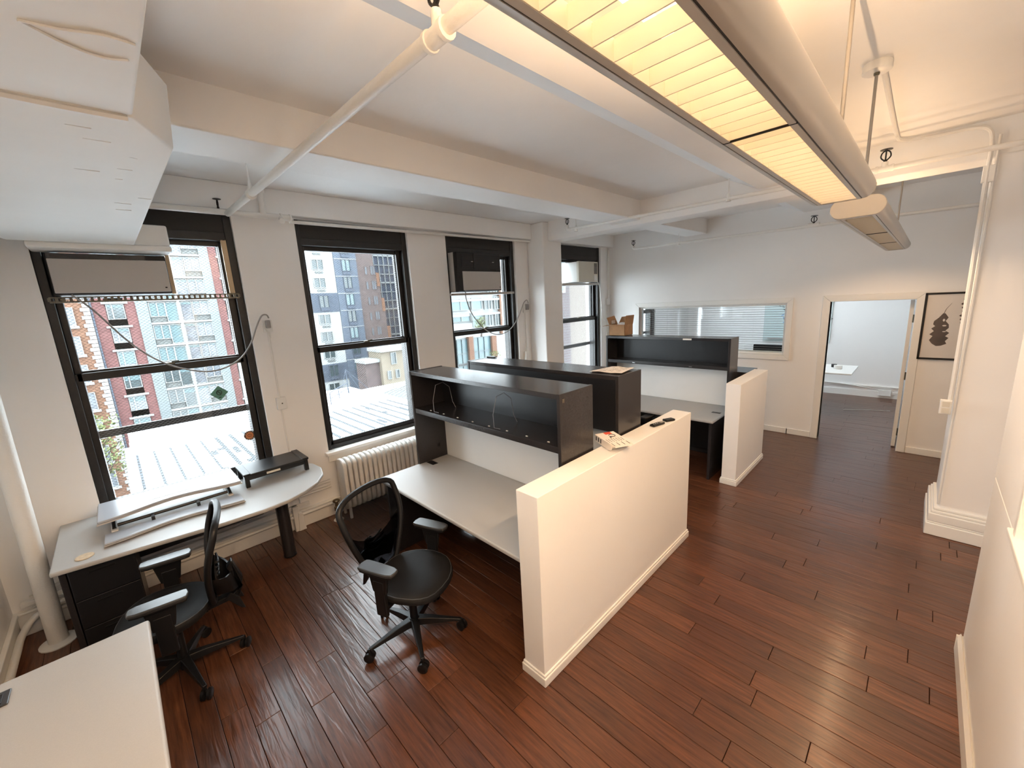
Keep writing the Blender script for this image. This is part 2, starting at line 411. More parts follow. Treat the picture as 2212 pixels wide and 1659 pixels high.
# baseboards
def bboard(name, pts, h=0.085, t=0.014):
    mb = MB()
    for (xa, ya, xb, yb) in pts:
        if abs(xa - xb) < 1e-6: mb.box(min(xa, xa + t), max(xa, xa + t), ya, yb, 0, h)
        else: mb.box(xa, xb, min(ya, ya - t), max(ya, ya - t), 0, h)
    return struct(name, mb, trimp, bevel=0.004)
bboard('baseboard_back', [(-1.32, YB, -1.02, YB), (-4.38, YB, -1.3, YB), (0.0, YB, 3.0, YB)])
bl = struct('baseboard_left', MB().box(XW, -4.365, YF, 4.76, 0, 0.17).box(XW, -4.35, YF, 4.76, 0.17, 0.19).box(XW, -4.365, 5.2, YB, 0, 0.19), trimp, bevel=0.006)
struct('baseboard_front', MB().box(-4.36, 0.36, YF, YF + .02, 0, 0.17).box(-4.36, .36, YF, YF + .03, 0.17, .19), trimp, bevel=0.006)
struct('baseboard_right', MB().prism([(0.36, 0.0), (0.36, 0.10), (0.352, 0.115), (0.338, 0.09), (0.335, 0.0)], 0.9, 3.285, axis=1).box(0.335, 0.5, 3.27, 3.29, 0, .1), trimp)
struct('baseboard_far', MB().box(-4.4, 0.6, YFAR - .015, YFAR, 0, 0.12).box(-4.4, 0.6, YFAR - .03, YFAR, 0.2, 0.225), trimp)

# wall raceways and pipes on the window wall at floor level
t = thing('wall_raceway', (-4.36, 0.6, 0), 'white painted cable raceway and pipe running low along the window wall under the oval-ended table', 'raceway')
part('raceway', MB().box(-4.39, -4.345, -0.8, 1.18, 0.225, 0.26), trimp, t, bevel=0.004)
part('pipe', MB().tube([(-4.34, -0.7, 0.13), (-4.34, 0.9, 0.15), (-4.33, 1.4, 0.16)], 0.016), pipep, t, smooth=True)
part('pipe_bracket', MB().box(-4.38, -4.31, 1.0, 1.06, 0.0, 0.26), trimp, t, bevel=0.004)
cbl = MB()
for k in range(4):
    z0 = 0.30 + k * 0.03
    cbl.tube(smooth_path([(-4.37, -0.75, z0 - .1), (-4.36, -0.2, z0 + .02 * math.sin(k)), (-4.35, 0.4, z0 - .05), (-4.37, 0.95, z0 + .02), (-4.37, 1.42, z0 + .03)]), 0.0055, 6)
part('cable', cbl, wcable, t, smooth=True)

# ================================================================= windows of the long wall
def make_window(idx, ya, yb, storm=True, valance=True):
    t = stree('window_%d' % idx, (XW, (ya + yb) / 2, 0.7))
    gy0, gy1 = ya + 0.09, yb - 0.115
    f = MB()
    f.box(-4.62, -4.435, ya, ya + 0.05, 0.70, 3.095).box(-4.62, -4.435, yb - 0.06, yb, 0.70, 3.095)       # jamb liners
    f.box(-4.60, -4.50, ya + .05, gy0, 0.70, 2.90).box(-4.60, -4.50, gy1, yb - .06, 0.70, 2.90)
    f.box(-4.62, -4.44, ya + .05, yb - .06, 2.86, 2.93)
    f.box(-4.62, -4.45, ya + .05, yb - .06, 0.715, 0.755)
    part('window_frame', f, frame, t, bevel=0.004)
    up = MB().box(-4.56, -4.52, gy0 - .03, gy1 + .03, 2.82, 2.87).box(-4.56, -4.52, gy0 - .03, gy1 + .03, 1.81, 1.85).box(-4.56, -4.52, gy0 - .04, gy0, 1.81, 2.87).box(-4.56, -4.52, gy1, gy1 + .04, 1.81, 2.87)
    part('upper_sash', up, frame, t, bevel=0.003)
    lo = MB().box(-4.515, -4.47, gy0 - .03, gy1 + .03, 1.775, 1.835).box(-4.515, -4.47, gy0 - .03, gy1 + .03, 0.745, 0.80).box(-4.515, -4.47, gy0 - .05, gy0, .745, 1.835).box(-4.515, -4.47, gy1, gy1 + .05, .745, 1.835)
    part('lower_sash', lo, frame, t, bevel=0.003)
    part('upper_pane', MB().box(-4.543, -4.540, gy0, gy1, 1.85, 2.82), wglass, t)
    part('lower_pane', MB().box(-4.496, -4.493, gy0, gy1, 0.80, 1.775), wglass, t)
    part('sash_lock', MB().box(-4.50, -4.46, (ya + yb) / 2 - .03, (ya + yb) / 2 + .03, 1.835, 1.85).tube([(-4.47, (ya + yb) / 2 + .01, 1.852), (-4.46, (ya + yb) / 2 + .06, 1.858)], .006, 6), steel, t)
    if storm:
        part('outer_rail', MB().box(-4.63, -4.60, ya + .02, yb - .02, 1.29, 1.35), frame, t)
    if valance:
        part('blind_valance', MB().box(-4.50, -4.445, ya + .006, yb - .02, 2.90, 3.09), valm, t, bevel=0.004)
    return t
for i, (a, b) in enumerate(OPEN):
    make_window(i + 1, a, b, storm=(i in (0, 3)))
    # sill and apron
    s = MB().box(-4.44, -4.33, a - .045, b + .045, 0.68, 0.715)
    s.box(XW, -4.365, a - .02, b + .02, 0.60, 0.68)
    struct('trim_%d' % (11 + i), s, trimp, bevel=0.006)
make_window(6, FAROPEN[0], FAROPEN[1], storm=True, valance=True)

# ================================================================= interior window + blinds
t = stree('window_5', (-2.6, YB, 1.2))
def picture_frame(x0, x1, z0, z1, wd, y0, y1, bottom=True):
    mb = MB()
    mb.prism([(x0 - wd, z0 - (wd if bottom else 0)), (x0, z0), (x0, z1), (x0 - wd, z1 + wd)], y0, y1, axis=1)
    mb.prism([(x1 + wd, z0 - (wd if bottom else 0)), (x1, z0), (x1, z1), (x1 + wd, z1 + wd)], y0, y1, axis=1)
    mb.prism([(x0 - wd, z1 + wd), (x0, z1), (x1, z1), (x1 + wd, z1 + wd)], y0, y1, axis=1)
    if bottom: mb.prism([(x0 - wd, z0 - wd), (x0, z0), (x1, z0), (x1 + wd, z0 - wd)], y0, y1, axis=1)
    return mb
part('window_frame', picture_frame(ix0, ix1, iz0, iz1, 0.075, YB - .02, YB + .02), trimp, t, bevel=0.004)
part('window_stop', picture_frame(ix0 + .03, ix1 - .03, iz0 + .03, iz1 - .03, 0.03, YB + .03, YB + .10), trimp, t)
part('pane', MB().box(ix0 + .03, ix1 - .03, YB + .045, YB + .049, iz0 + .03, iz1 - .03), cglass, t)
bl5 = thing('window_blind', (-2.6, YB + .17, 1.96), 'white horizontal slat blind hanging behind the long interior window of the back wall', 'blind')
part('head_rail', MB().box(ix0 + .02, ix1 - .02, YB + .15, YB + .19, 1.925, 1.96), white, bl5, bevel=.003)
for k in range(19):
    z = 1.905 - k * 0.036
    part('slat', MB().add([(ix0 + .03, YB + .158, z + .006), (ix1 - .03, YB + .158, z + .006), (ix1 - .03, YB + .172, z), (ix0 + .03, YB + .172, z), (ix1 - .03, YB + .182, z - .002), (ix0 + .03, YB + .182, z - .002)], [(0, 1, 2, 3), (3, 2, 4, 5)]), mat('blind_slat', (.42, .41, .39), .5) if k == 0 else MATS['blind_slat'], bl5)
part('bottom_rail', MB().box(ix0 + .03, ix1 - .03, YB + .155, YB + .185, 1.215, 1.232), cream, bl5, bevel=.003)
for x in (-3.3, -2.6, -1.9): part('ladder_cord', MB().tube([(x, YB + .17, 1.93), (x, YB + .17, 1.22)], 0.0015, 5), white, bl5)

# ================================================================= door
t = stree('door_1', (-0.5, YB, 0))
dc = MB()
dc.prism([(dx0 - .085, 0), (dx0, 0), (dx0, dz), (dx0 - .085, dz + .085)], YB - .022, YB + .15, axis=1)
dc.prism([(dx1 + .085, 0), (dx1, 0), (dx1, dz), (dx1 + .085, dz + .085)], YB - .022, YB + .15, axis=1)
dc.prism([(dx0 - .085, dz + .085), (dx0, dz), (dx1, dz), (dx1 + .085, dz + .085)], YB - .022, YB + .15, axis=1)
part('door_casing', dc, trimp, t, bevel=0.006)
lf = MB().box(dx1 - .055, dx1 - .015, YB + .16, YB + .98, 0.012, dz - .01)
part('door_leaf', lf, trimp, t, bevel=0.003)
hg = MB()
for z in (0.22, 0.98, 1.72): hg.tube([(dx1 - .01, YB + .155, z - .05), (dx1 - .01, YB + .155, z + .05)], .008, 8)
part('hinge', hg, steel, t)

# ================================================================= boxed duct at upper left
bd = struct('trim_15', MB().box(-2.02, 0.30, YF, 0.195, 2.90, ZC), bulk, bevel=0.012)
K0 = (-2.02, 0.195, 2.90); D0 = (-2.245, 0.322, 2.882); C0 = (-2.348, 0.358, 3.174); B0 = (-2.10, 0.25, 3.14)
F0 = (-4.15, 0.25, 2.752); E0 = (-3.9, .30, 2.775)
hood = MB()
L0 = (-2.02, YF, 2.90); G0 = (-4.15, -0.36, 2.752); H0 = (-3.6, -0.6, 2.79)
top = [(-2.02, 0.195, 3.2), C0, (-4.15, .25, 3.1), (-4.15, -.36, 3.1), (-3.6, -.6, 3.1), (-2.02, YF, 3.2)]
bot = [K0, D0, F0, G0, H0, L0]
hood.add(bot + top, [(0, 1, 2, 3, 4, 5), (11, 10, 9, 8, 7, 6), (0, 6, 7, 1), (1, 7, 8, 2), (2, 8, 9, 3), (3, 9, 10, 4), (4, 10, 11, 5), (5, 11, 6, 0)])
part('duct_hood', hood, bulk, bd, bevel=0.010)
part('duct_lip', MB().box(-4.43, -4.15, -0.285, 0.46, 2.715, 2.757).box(-4.43, -4.20, 0.20, 0.46, 2.757, 2.915), bulk, bd, bevel=0.012)
sc = MB()
for (xa, xb, yy) in ((-0.9, -1.0, .13), (-1.3, -1.36, .02), (-1.34, -1.30, .1)):
    pass
# hardened drips of joint compound and a cut patch on the underside
sc.tube(smooth_path([(-1.55, -.02, 2.899), (-1.53, .05, 2.896), (-1.50, .12, 2.896), (-1.505, .18, 2.898)]), [.004] * 19, 6)
sc.tube(smooth_path([(-1.55, -.02, 2.899), (-1.60, .05, 2.896), (-1.62, .12, 2.896), (-1.60, .17, 2.898)]), [.004] * 19, 6)
sc.tube(smooth_path([(-2.02, YF + .3, 2.898), (-2.03, -.2, 2.896), (-2.035, 0, 2.895), (-2.03, .18, 2.896)]), [.013] * 19, 6)
part('plaster_ridge', sc, bulk, bd, smooth=True)
random.seed(11)
fl_ = MB()
for k in range(9):
    u = random.random(); x = -2.1 - 1.9 * u; z = 2.90 - 0.1485 * (-2.02 - x) / 2.13 - .002; yy = random.uniform(.12, .3) if random.random() < .7 else random.uniform(-.3, .1)
    if yy > .32 - .03 * u: yy = .28 - .02 * u
    l = random.uniform(.02, .09)
    fl_.tube([(x, yy - l, z), (x + random.uniform(-.01, .01), yy, z)], [.0008, .002], 5)
part('plaster_drip', fl_, bulk, bd)
# conduits on the pillar corner and outlet
cn = thing('wall_conduit', (0.215, 4.8, 0), 'white conduits clipped down the corner of the right pillar with a double outlet box', 'conduit')
part('conduit', MB().tube(smooth_path([(-0.29, 3.05, 3.30), (-0.30, 4.5, 3.305), (-0.27, 4.78, 3.30), (-0.10, 4.83, 3.29), (0.10, 4.84, 3.285), (0.19, 4.84, 3.25), (0.215, 4.835, 3.15), (0.215, 4.835, 3.0)]), 0.013, 8), pipep, cn, smooth=True)
part('conduit', MB().tube([(0.215, 4.835, 3.0), (0.222, 4.835, 2.2), (0.222, 4.835, 1.2)], 0.016, 8), pipep, cn, smooth=True)
part('conduit', MB().tube([(0.25, 4.838, 3.2), (0.252, 4.838, 2.2), (0.252, 4.838, 0.28)], 0.009, 8), pipep, cn, smooth=True)
part('conduit_box', MB().box(0.19, 0.255, 4.822, 4.85, 2.88, 3.0), trimp, cn, bevel=.005)
part('outlet_box', MB().box(0.165, 0.235, 4.80, 4.85, 1.09, 1.21), white, cn, bevel=.005)
part('socket', MB().box(0.178, 0.222, 4.794, 4.801, 1.10, 1.145).box(0.178, 0.222, 4.794, 4.801, 1.155, 1.20), cream, cn)

# ================================================================= sprinkler pipes
def sprinkler(pp, x, y, z, label, up=1, s=1.0):
    t = part('sprinkler_head', MB().tube(smooth_path([(x - .006, y, z), (x - .022 * s, y, z + .02 * s), (x - .018 * s, y, z + .045 * s), (x, y, z + .058 * s)], 4), .004 * s, 6).tube(smooth_path([(x + .006, y, z), (x + .022 * s, y, z + .02 * s), (x + .018 * s, y, z + .045 * s), (x, y, z + .058 * s)], 4), .004 * s, 6), blackp, pp, smooth=True, label=label)
    part('bulb', MB().lathe((x, y, z), [(.009 * s, -.012 * s), (.009 * s, 0), (.004 * s, .008 * s), (.004 * s, .05 * s), (.009 * s, .056 * s)], 10), blackp, t, smooth=True)
    part('deflector', MB().lathe((x, y, z + .06 * s), [(.03 * s, 0), (.03 * s, .003 * s)], 14), blackp, t)
    return t
def fitting(t, p, d, r, l=.05):
    d = Vector(d).normalized(); p = Vector(p)
    part('coupling', MB().tube([p - d * l, p - d * l * .7, p - d * l * .68, p + d * l * .68, p + d * l * .7, p + d * l], [r * 1.35, r * 1.35, r * 1.15, r * 1.15, r * 1.35, r * 1.35], 14), pipep, t, smooth=True)

p1 = thing('sprinkler_pipe', (-2.6, .875, 3.0), 'white painted sprinkler main crossing the ceiling above the first desk from the window header', 'pipe')
part('pipe', MB().tube([(0.3, 0.872, 3.0), (-3.0, 0.878, 3.03), (-4.22, 0.885, 3.05)], 0.024, 14), pipep, p1, smooth=True)
fitting(p1, (-1.14, 0.874, 3.008), (1, 0, 0), .024, .05)
part('riser_stub', MB().tube([(-1.14, 0.874, 3.01), (-1.14, 0.874, 3.075)], .017, 12), pipep, p1, smooth=True)
fitting(p1, (-3.42, 0.88, 3.035), (1, 0, 0), .026, .012)
part('hanger_rod', MB().tube([(-3.42, 0.88, 3.05), (-3.42, .88, 3.33)], .006, 8), pipep, p1)
part('hanger_clip', MB().tube([(-3.42, 0.88, 3.05), (-3.42, .88, 3.12)], [.02, .008], 8), pipep, p1)
part('header_pipe', MB().tube([(-4.24, YF, 3.055), (-4.24, 1.33, 3.065)], .024, 14), pipep, p1, smooth=True)
fitting(p1, (-4.24, 1.34, 3.065), (0, 1, 0), .024, .045)
part('header_pipe', MB().tube([(-4.34, 1.40, 3.052), (-4.345, 4.76, 3.075)], .016, 12), pipep, p1, smooth=True)
part('drop_pipe', MB().tube([(-4.24, 1.16, 3.07), (-4.24, 1.16, 3.3)], .026, 14), pipep, p1, smooth=True)
part('drop_flange', MB().lathe((-4.24, 1.16, 3.25), [(.03, 0), (.036, .015), (.036, .04), (.03, .06)], 14), pipep, p1, smooth=True)
part('elbow', MB().tube(smooth_path([(-4.24, 1.30, 3.065), (-4.20, 1.29, 3.04), (-4.12, 1.27, 3.01), (-4.06, 1.25, 3.0)]), .022, 12), pipep, p1, smooth=True)
sprinkler(p1, -1.14, 0.874, 3.085, 'black sprinkler head on the near tee of the sprinkler main, cut by the top edge', s=1.35)
sprinkler(p1, -4.24, 0.83, 3.10, 'small black sprinkler head on the header pipe between the first two windows', s=1.0)

p2 = thing('sprinkler_pipe', (-2.3, 4.6, 3.08), 'thin white sprinkler branch pipe running in front of the cross beam', 'pipe')
part('pipe', MB().tube([(0.34, 4.6, 3.07), (-3.36, 4.6, 3.10), (-3.46, 4.6, 3.10)], 0.019, 12), pipep, p2, smooth=True)
part('elbow', MB().tube(smooth_path([(-3.44, 4.6, 3.10), (-3.49, 4.6, 3.11), (-3.50, 4.6, 3.16)]), .023, 12), pipep, p2, smooth=True)
part('pipe', MB().tube([(0.34, 4.6, 3.07), (3.0, 4.6, 3.06)], 0.019, 12), pipep, p2, smooth=True)
for x in (-3.36, -1.50):
    part('hanger_rod', MB().tube([(x, 4.6, 3.09), (x, 4.6, 3.33)], .006, 8), pipep, p2)
    part('hanger_clip', MB().tube([(x, 4.6, 3.06), (x, 4.6, 3.14)], [.026, .008], 8), pipep, p2)
fitting(p2, (-0.35, 4.6, 3.075), (1, 0, 0), .02, .055)
part('riser_stub', MB().tube([(-.35, 4.6, 3.08), (-.35, 4.6, 3.125)], .02, 12), pipep, p2, smooth=True)
sprinkler(p2, -3.50, 4.6, 3.175, 'small black sprinkler head at the window end of the branch pipe by the cross beam', s=1.1)
sprinkler(p2, -0.35, 4.6, 3.135, 'black sprinkler head on a white tee to the right of the hanging lights', s=1.3)

p3 = thing('sprinkler_pipe', (-1.6, 6.6, 2.96), 'thin white sprinkler branch pipe running high along the back wall', 'pipe')
part('pipe', MB().tube([(0.6, 6.6, 2.92), (-3.58, 6.6, 2.97)], 0.019, 12), pipep, p3, smooth=True)
part('elbow', MB().tube(smooth_path([(-3.56, 6.6, 2.97), (-3.62, 6.6, 2.98), (-3.63, 6.6, 3.02)]), .023, 12), pipep, p3, smooth=True)
part('hanger_rod', MB().tube([(-2.85, 6.6, 2.97), (-2.85, 6.6, 3.11)], .006, 8), pipep, p3)
part('hanger_clip', MB().tube([(-2.85, 6.6, 2.93), (-2.85, 6.6, 3.0)], [.026, .008], 8), pipep, p3)
fitting(p3, (-1.12, 6.6, 2.95), (1, 0, 0), .02, .06)
sprinkler(p3, -3.63, 6.6, 3.03, 'tiny black sprinkler head at the window end of the pipe along the back wall', s=1.2)
sprinkler(p3, -1.12, 6.6, 2.98, 'small black sprinkler head on the back wall pipe left of the far hanging light', s=1.3)
br = thing('ceiling_bracket', (-1.9, 6.0, 3.32), 'white folded metal bracket left on the ceiling of the far bay', 'bracket')
part('plate', MB().box(-2.0, -1.8, 5.9, 5.96, 3.30, 3.32).box(-1.84, -1.80, 5.93, 6.25, 3.295, 3.32), rodm, br)
part('arm', MB().tube([(-1.95, 5.95, 3.29), (-1.82, 6.1, 3.27), (-1.70, 6.2, 3.30)], .014, 8), pipep, br, smooth=True)

# riser pipe in the near left corner
rp = thing('riser_pipe', (-4.10, -0.64, 0), 'thick white vertical riser pipe with floor flange in the near left corner', 'pipe')
part('pipe', MB().tube([(-4.10, -0.64, 0), (-4.13, -0.62, 1.5), (-4.15, -0.60, 3.0)], .052, 20), pipep, rp, smooth=True)
part('floor_flange', MB().lathe((-4.10, -0.64, 0), [(.10, 0), (.10, .008), (.06, .02)], 20), trimp, rp, smooth=True)
part('side_pipe', MB().tube(smooth_path([(-4.36, -0.35, .20), (-4.30, -0.7, .17), (-4.22, -0.80, .10), (-4.0, -0.81, .09), (-3.7, -.81, .09)]), .022, 10), pipep, rp, smooth=True)

# ================================================================= hanging lights
def blade(x0, x1, y, z0, z1): return MB().box(x0, x1, y - .0012, y + .0012, z0, z1)
def fixture(ya, yb, label, tb, lv, rods, caps):
    xc = -0.312; zb = 2.545
    t = thing('hanging_light', (xc, (ya + yb) / 2, zb), label, 'ceiling light')
    hw = 0.060
    # curved side shells (thin-walled) with the lower lip
    for s_, nm in ((-1, 'side_shell'), (1, 'side_shell')):
        P = []
        for k in range(11):
            a = -PI / 2 + PI * k / 10
            P.append((hw + .017 + .038 * math.cos(a), zb + .047 + .047 * math.sin(a)))
        outer = [(xc + s_ * p[0], p[1]) for p in P]; inner = [(xc + s_ * (hw + .004), zb + .094), (xc + s_ * (hw + .004), zb + .006), (xc + s_ * (hw + .016), zb + .004)]
        part('side_shell', MB().prism([(q[0], q[1]) for q in outer] + inner, ya, yb, axis=1), bodym, t, smooth=True)
    for s_ in (-1, 1):
        part('lip', MB().box(min(xc + s_ * hw, xc + s_ * (hw + .013)), max(xc + s_ * hw, xc + s_ * (hw + .013)), ya, yb, zb - .001, zb + .004), bodym, t)
        part('seam', MB().box(min(xc + s_ * (hw + .013), xc + s_ * (hw + .0165)), max(xc + s_ * (hw + .013), xc + s_ * (hw + .0165)), ya, yb, zb + .001, zb + .004), blackp, t)
    # louver rails and blades
    part('louver_rail', MB().box(xc - hw - .002, xc - hw + .001, ya, yb, zb, zb + .032), lv, t)
    part('louver_rail', MB().box(xc + hw - .001, xc + hw + .002, ya, yb, zb, zb + .032), lv, t)
    return t, xc, hw, zb
def end_cap(t, xc, y0, y1, zb):
    pr = [(xc + .065 + .052 * math.cos(a), zb + .047 + .051 * math.sin(a)) for a in [-PI / 2 + PI * k / 12 for k in range(13)]]
    pl = [(xc - .065 + .052 * math.cos(a), zb + .047 + .051 * math.sin(a)) for a in [PI / 2 + PI * k / 12 for k in range(13)]]
    part('end_cap', MB().prism(pr + pl, y0, y1, axis=1), bodym, t, bevel=.004)
t, xc, hw, zb = fixture(-2.4 + 1.75, 2.335, 'long grey hanging light nearest the camera with glowing warm cross blades', tube, louvm, None, None)
proto = None
y = 0.556 - 21 * .0565
bm_ = MB().box(-hw, hw, -.0012, .0012, 0, .030)
me = bpy.data.meshes.new('louver_blade'); me.from_pydata(bm_.v, [], bm_.f); me.materials.append(louvm)
while y < 2.32:
    if y > -0.63:
        o = bpy.data.objects.new('louver_blade', me); S.collection.objects.link(o); o.parent = t
        o.matrix_parent_inverse = t.matrix_basis.inverted(); o.location = (xc, y, zb)
    y += .0565
part('joint_strip', MB().box(xc - hw - .015, xc + hw + .015, 1.130, 1.134, zb - .002, zb + .004), blackp, t)
part('fluorescent_tube', MB().tube([(xc - .028, -.6, zb + .062), (xc - .028, 2.28, zb + .062)], .008, 8), tube, t, smooth=True)
part('fluorescent_tube', MB().tube([(xc + .028, -.6, zb + .062), (xc + .028, 2.28, zb + .062)], .008, 8), tube, t, smooth=True)
part('end_cap', MB().prism([(xc - .112, zb + .02), (xc - .06, zb), (xc + .06, zb), (xc + .112, zb + .02), (xc + .117, zb + .05), (xc + .1, zb + .085), (xc - .1, zb + .085), (xc - .117, zb + .05)], 2.335, 2.343, axis=1), bodym, t, bevel=.003)
part('reflector', MB().prism([(xc - .055, zb + .088), (xc - .02, zb + .094), (xc + .02, zb + .094), (xc + .055, zb + .088), (xc + .02, zb + .091), (xc - .02, zb + .091)], 1.0, 1.2, axis=1), louvm, t)
def added_spot_row(t, ya, yb, n, down, up):  # added spots that light room and ceiling while the tubes stay dim
    for k in range(n):
        yk = ya + (yb - ya) * (k + .5) / n
        for sgn, pw, z in ((0, down, zb - .004), (1, up, zb + .10)):
            if pw <= 0: continue
            l = bpy.data.lights.new('added_spot', 'SPOT'); l.energy = pw; l.color = (1.0, 0.65, 0.36)
            l.spot_size = R_(165 if sgn == 0 else 150); l.spot_blend = 0.35; l.shadow_soft_size = 0.0
            o = bpy.data.objects.new('added_spot', l); S.collection.objects.link(o); o.parent = t
            o.matrix_parent_inverse = t.matrix_basis.inverted(); o.location = (xc, yk if sgn == 0 else ya + .45 + (yb - ya - 1.1) * k / (n - 1), z)
            o.rotation_euler = (0, PI * sgn, 0)
def canopy(t, x, y):
    part('canopy', MB().lathe((x, y, ZC - .045), [(.055, 0), (.062, .004), (.062, .04), (.058, .045)], 24), trimp, t, smooth=True)
    part('canopy_nut', MB().lathe((x, y, ZC - .058), [(.011, 0), (.013, .004), (.013, .012)], 12), steel, t, smooth=True)
    part('rod', MB().tube([(x, y, zb + .09), (x, y, ZC - .05)], .0075, 10), rodm, t, smooth=True)
canopy(t, xc, 2.19); canopy(t, xc, -0.3)
added_spot_row(t, -.6, 2.3, 9, 6.2, 4.6)
t2, xc, hw, zb = fixture(2.94, 6.50, 'short looking hanging light farther away with a rounded end cap and dim silver grille', tube2, silv, None, None)
end_cap(t2, xc, 2.915, 2.955, zb); end_cap(t2, xc, 6.49, 6.51, zb)
me2 = bpy.data.meshes.new('louver_blade'); me2.from_pydata(bm_.v, [], bm_.f); me2.materials.append(silv)
y = 2.99
while y < 6.47:
    o = bpy.data.objects.new('louver_blade', me2); S.collection.objects.link(o); o.parent = t2
    o.matrix_parent_inverse = t2.matrix_basis.inverted(); o.location = (xc, y, zb)
    y += .0565
part('joint_strip', MB().box(xc - hw, xc + hw, 4.11, 4.12, zb - .001, zb + .004).box(xc - hw, xc + hw, 5.24, 5.25, zb - .001, zb + .004), blackp, t2)
part('fluorescent_tube', MB().tube([(xc - .028, 3.0, zb + .062), (xc - .028, 6.45, zb + .062)], .008, 8), tube2, t2, smooth=True)
canopy(t2, xc, 3.10); canopy(t2, xc, 6.2)
added_spot_row(t2, 3.0, 6.4, 7, 3.8, 1.5)

# ================================================================= half walls
def half_wall(name, x0, x1, y0, y1, h, label):
    t = thing(name, ((x0 + x1) / 2, (y0 + y1) / 2, 0), label, 'half wall')
    part('panel', MB().box(x0, x1, y0, y1, 0, h), wallp, t, bevel=0.004)
    e = .014
    prof = [(0, 0), (e, 0), (e, .055), (e * .55, .073), (0, .075)]
    m = MB()
    m.box(x0 - e, x1 + e, y0 - e, y1 + e, 0, .056)
    m.box(x0 - e * .6, x1 + e * .6, y0 - e * .6, y1 + e * .6, .056, .074)
    part('base_moulding', m, trimp, t, bevel=.005)
    return t
half_wall('half_wall', -1.49, -1.332, 1.435, 3.43, 1.185, 'long cream half wall closing off the first two desks in the foreground')
half_wall('half_wall', -1.475, -1.322, 4.75, 5.80, 1.185, 'shorter cream half wall at the end of the far desk near the door')

# ================================================================= desks
def desk(x0, x1, y0, y1, label, front, zt=.74, back_panel=True):
    t = thing('desk', ((x0 + x1) / 2, (y0 + y1) / 2, 0), label, 'desk')
    part('desktop', MB().box(x0, x1, y0, y1, zt - .03, zt), greylam, t, bevel=.010, seg=3)
    d = front
    ye, yi = (y0, y1) if d < 0 else (y1, y0)
    part('end_panel', MB().box(x0 + .03, x0 + .06, min(ye + .05 * -d, yi), max(ye + .05 * -d, yi), 0, zt - .03), darklam, t, bevel=.002)
    part('end_panel', MB().box(x1 - .06, x1 - .03, min(ye + .05 * -d, yi), max(ye + .05 * -d, yi), 0, zt - .03), darklam, t, bevel=.002)
    part('modesty_panel', MB().box(x0 + .06, x1 - .06, yi + .05 * d - .01, yi + .05 * d + .01, .10, zt - .03), darkin, t)
    return t
d1 = desk(-3.24, -1.492, 1.45, 2.30, 'large light grey desk nearest the camera behind the long half wall, under the first hutch', -1)
part('grommet', MB().box(-3.21, -3.10, 1.93, 1.99, .7385, .7425), blackp, d1, bevel=.006)
desk(-3.24, -1.50, 2.44, 3.30, 'light grey desk behind the middle hutch, mostly hidden by the long half wall', 1)
d3 = desk(-3.25, -1.575, 4.69, 5.54, 'light grey desk at the far end below the hutch with the cardboard box', -1)
part('grommet', MB().box(-1.72, -1.62, 5.05, 5.10, .7385, .743), blackp, d3, bevel=.003)
tag(part('table_crumb', MB().box(-2.72, -2.69, 4.98, 5.0, .74, .746), paper, None), 'tiny white scrap lying on the far grey desktop', 'scrap')

def hutch(x0, x1, y0, y1, face, label, back_low=True):
    t = thing('desk_hutch', ((x0 + x1) / 2, (y0 + y1) / 2, .74), label, 'hutch')
    zt = 1.63; tk = .025
    f = face
    yb = y1 if f < 0 else y0        # back plane
    part('side_panel', MB().box(x0, x0 + tk, y0, y1, .7415, zt + .003), darklam, t, bevel=.0015)
    part('side_panel', MB().box(x1 - tk, x1, y0, y1, .7415, zt + .003), darklam, t, bevel=.0015)
    part('top_panel', MB().box(x0 + tk, x1 - tk, y0 + .004, y1 - .002, zt - .032, zt), darklam, t, bevel=.0015)
    part('shelf', MB().box(x0 + tk, x1 - tk, y0 + .008, y1 - .008, 1.245, 1.288), darklam, t, bevel=.0015)
    a, b = (yb - .022, yb - .004) if f < 0 else (yb + .004, yb + .022)
    part('back_panel', MB().box(x0 + tk, x1 - tk, a, b, 1.20, zt - .032), darkin, t)
    a, b = (yb - .03, yb - .012) if f < 0 else (yb + .07, yb + .09)
    part('tack_board', MB().box(x0 + tk, x1 - tk, a, b, .742, 1.245 if f < 0 else 1.20), tack, t, bevel=.002)
    return t
h1 = hutch(-3.24, -1.505, 1.86, 2.21, -1, 'charcoal open hutch with two wire bookends on the nearest desk')
part('cable_hole', MB().tube([(-3.2149, 2.09, .87), (-3.213, 2.09, .87)], .017, 14), blackp, h1)
clip = MB()
for k in range(8):
    x = -3.02 + k * .195
    clip.box(x, x + .016, 1.904, 1.912, 1.288, 1.291)
part('shelf_clip', clip, white, h1)
part('price_tag', MB().box(-1.5052, -1.5035, 1.885, 1.905, 1.575, 1.60), steel, h1)
h2 = hutch(-3.24, -1.505, 2.535, 2.87, 1, 'charcoal hutch seen from behind with a sheet of paper on top, the middle one')
h3 = hutch(-3.28, -1.58, 5.18, 5.47, -1, 'charcoal open hutch on the far desk carrying the cardboard box')
part('shelf_clip', MB().box(-2.85, -2.81, 5.172, 5.176, 1.262, 1.268).box(-2.06, -2.02, 5.172, 5.176, 1.262, 1.268), chrome, h3)
part('name_label', MB().box(-2.15, -2.04, 5.181, 5.183, 1.602, 1.622), paper, h3)
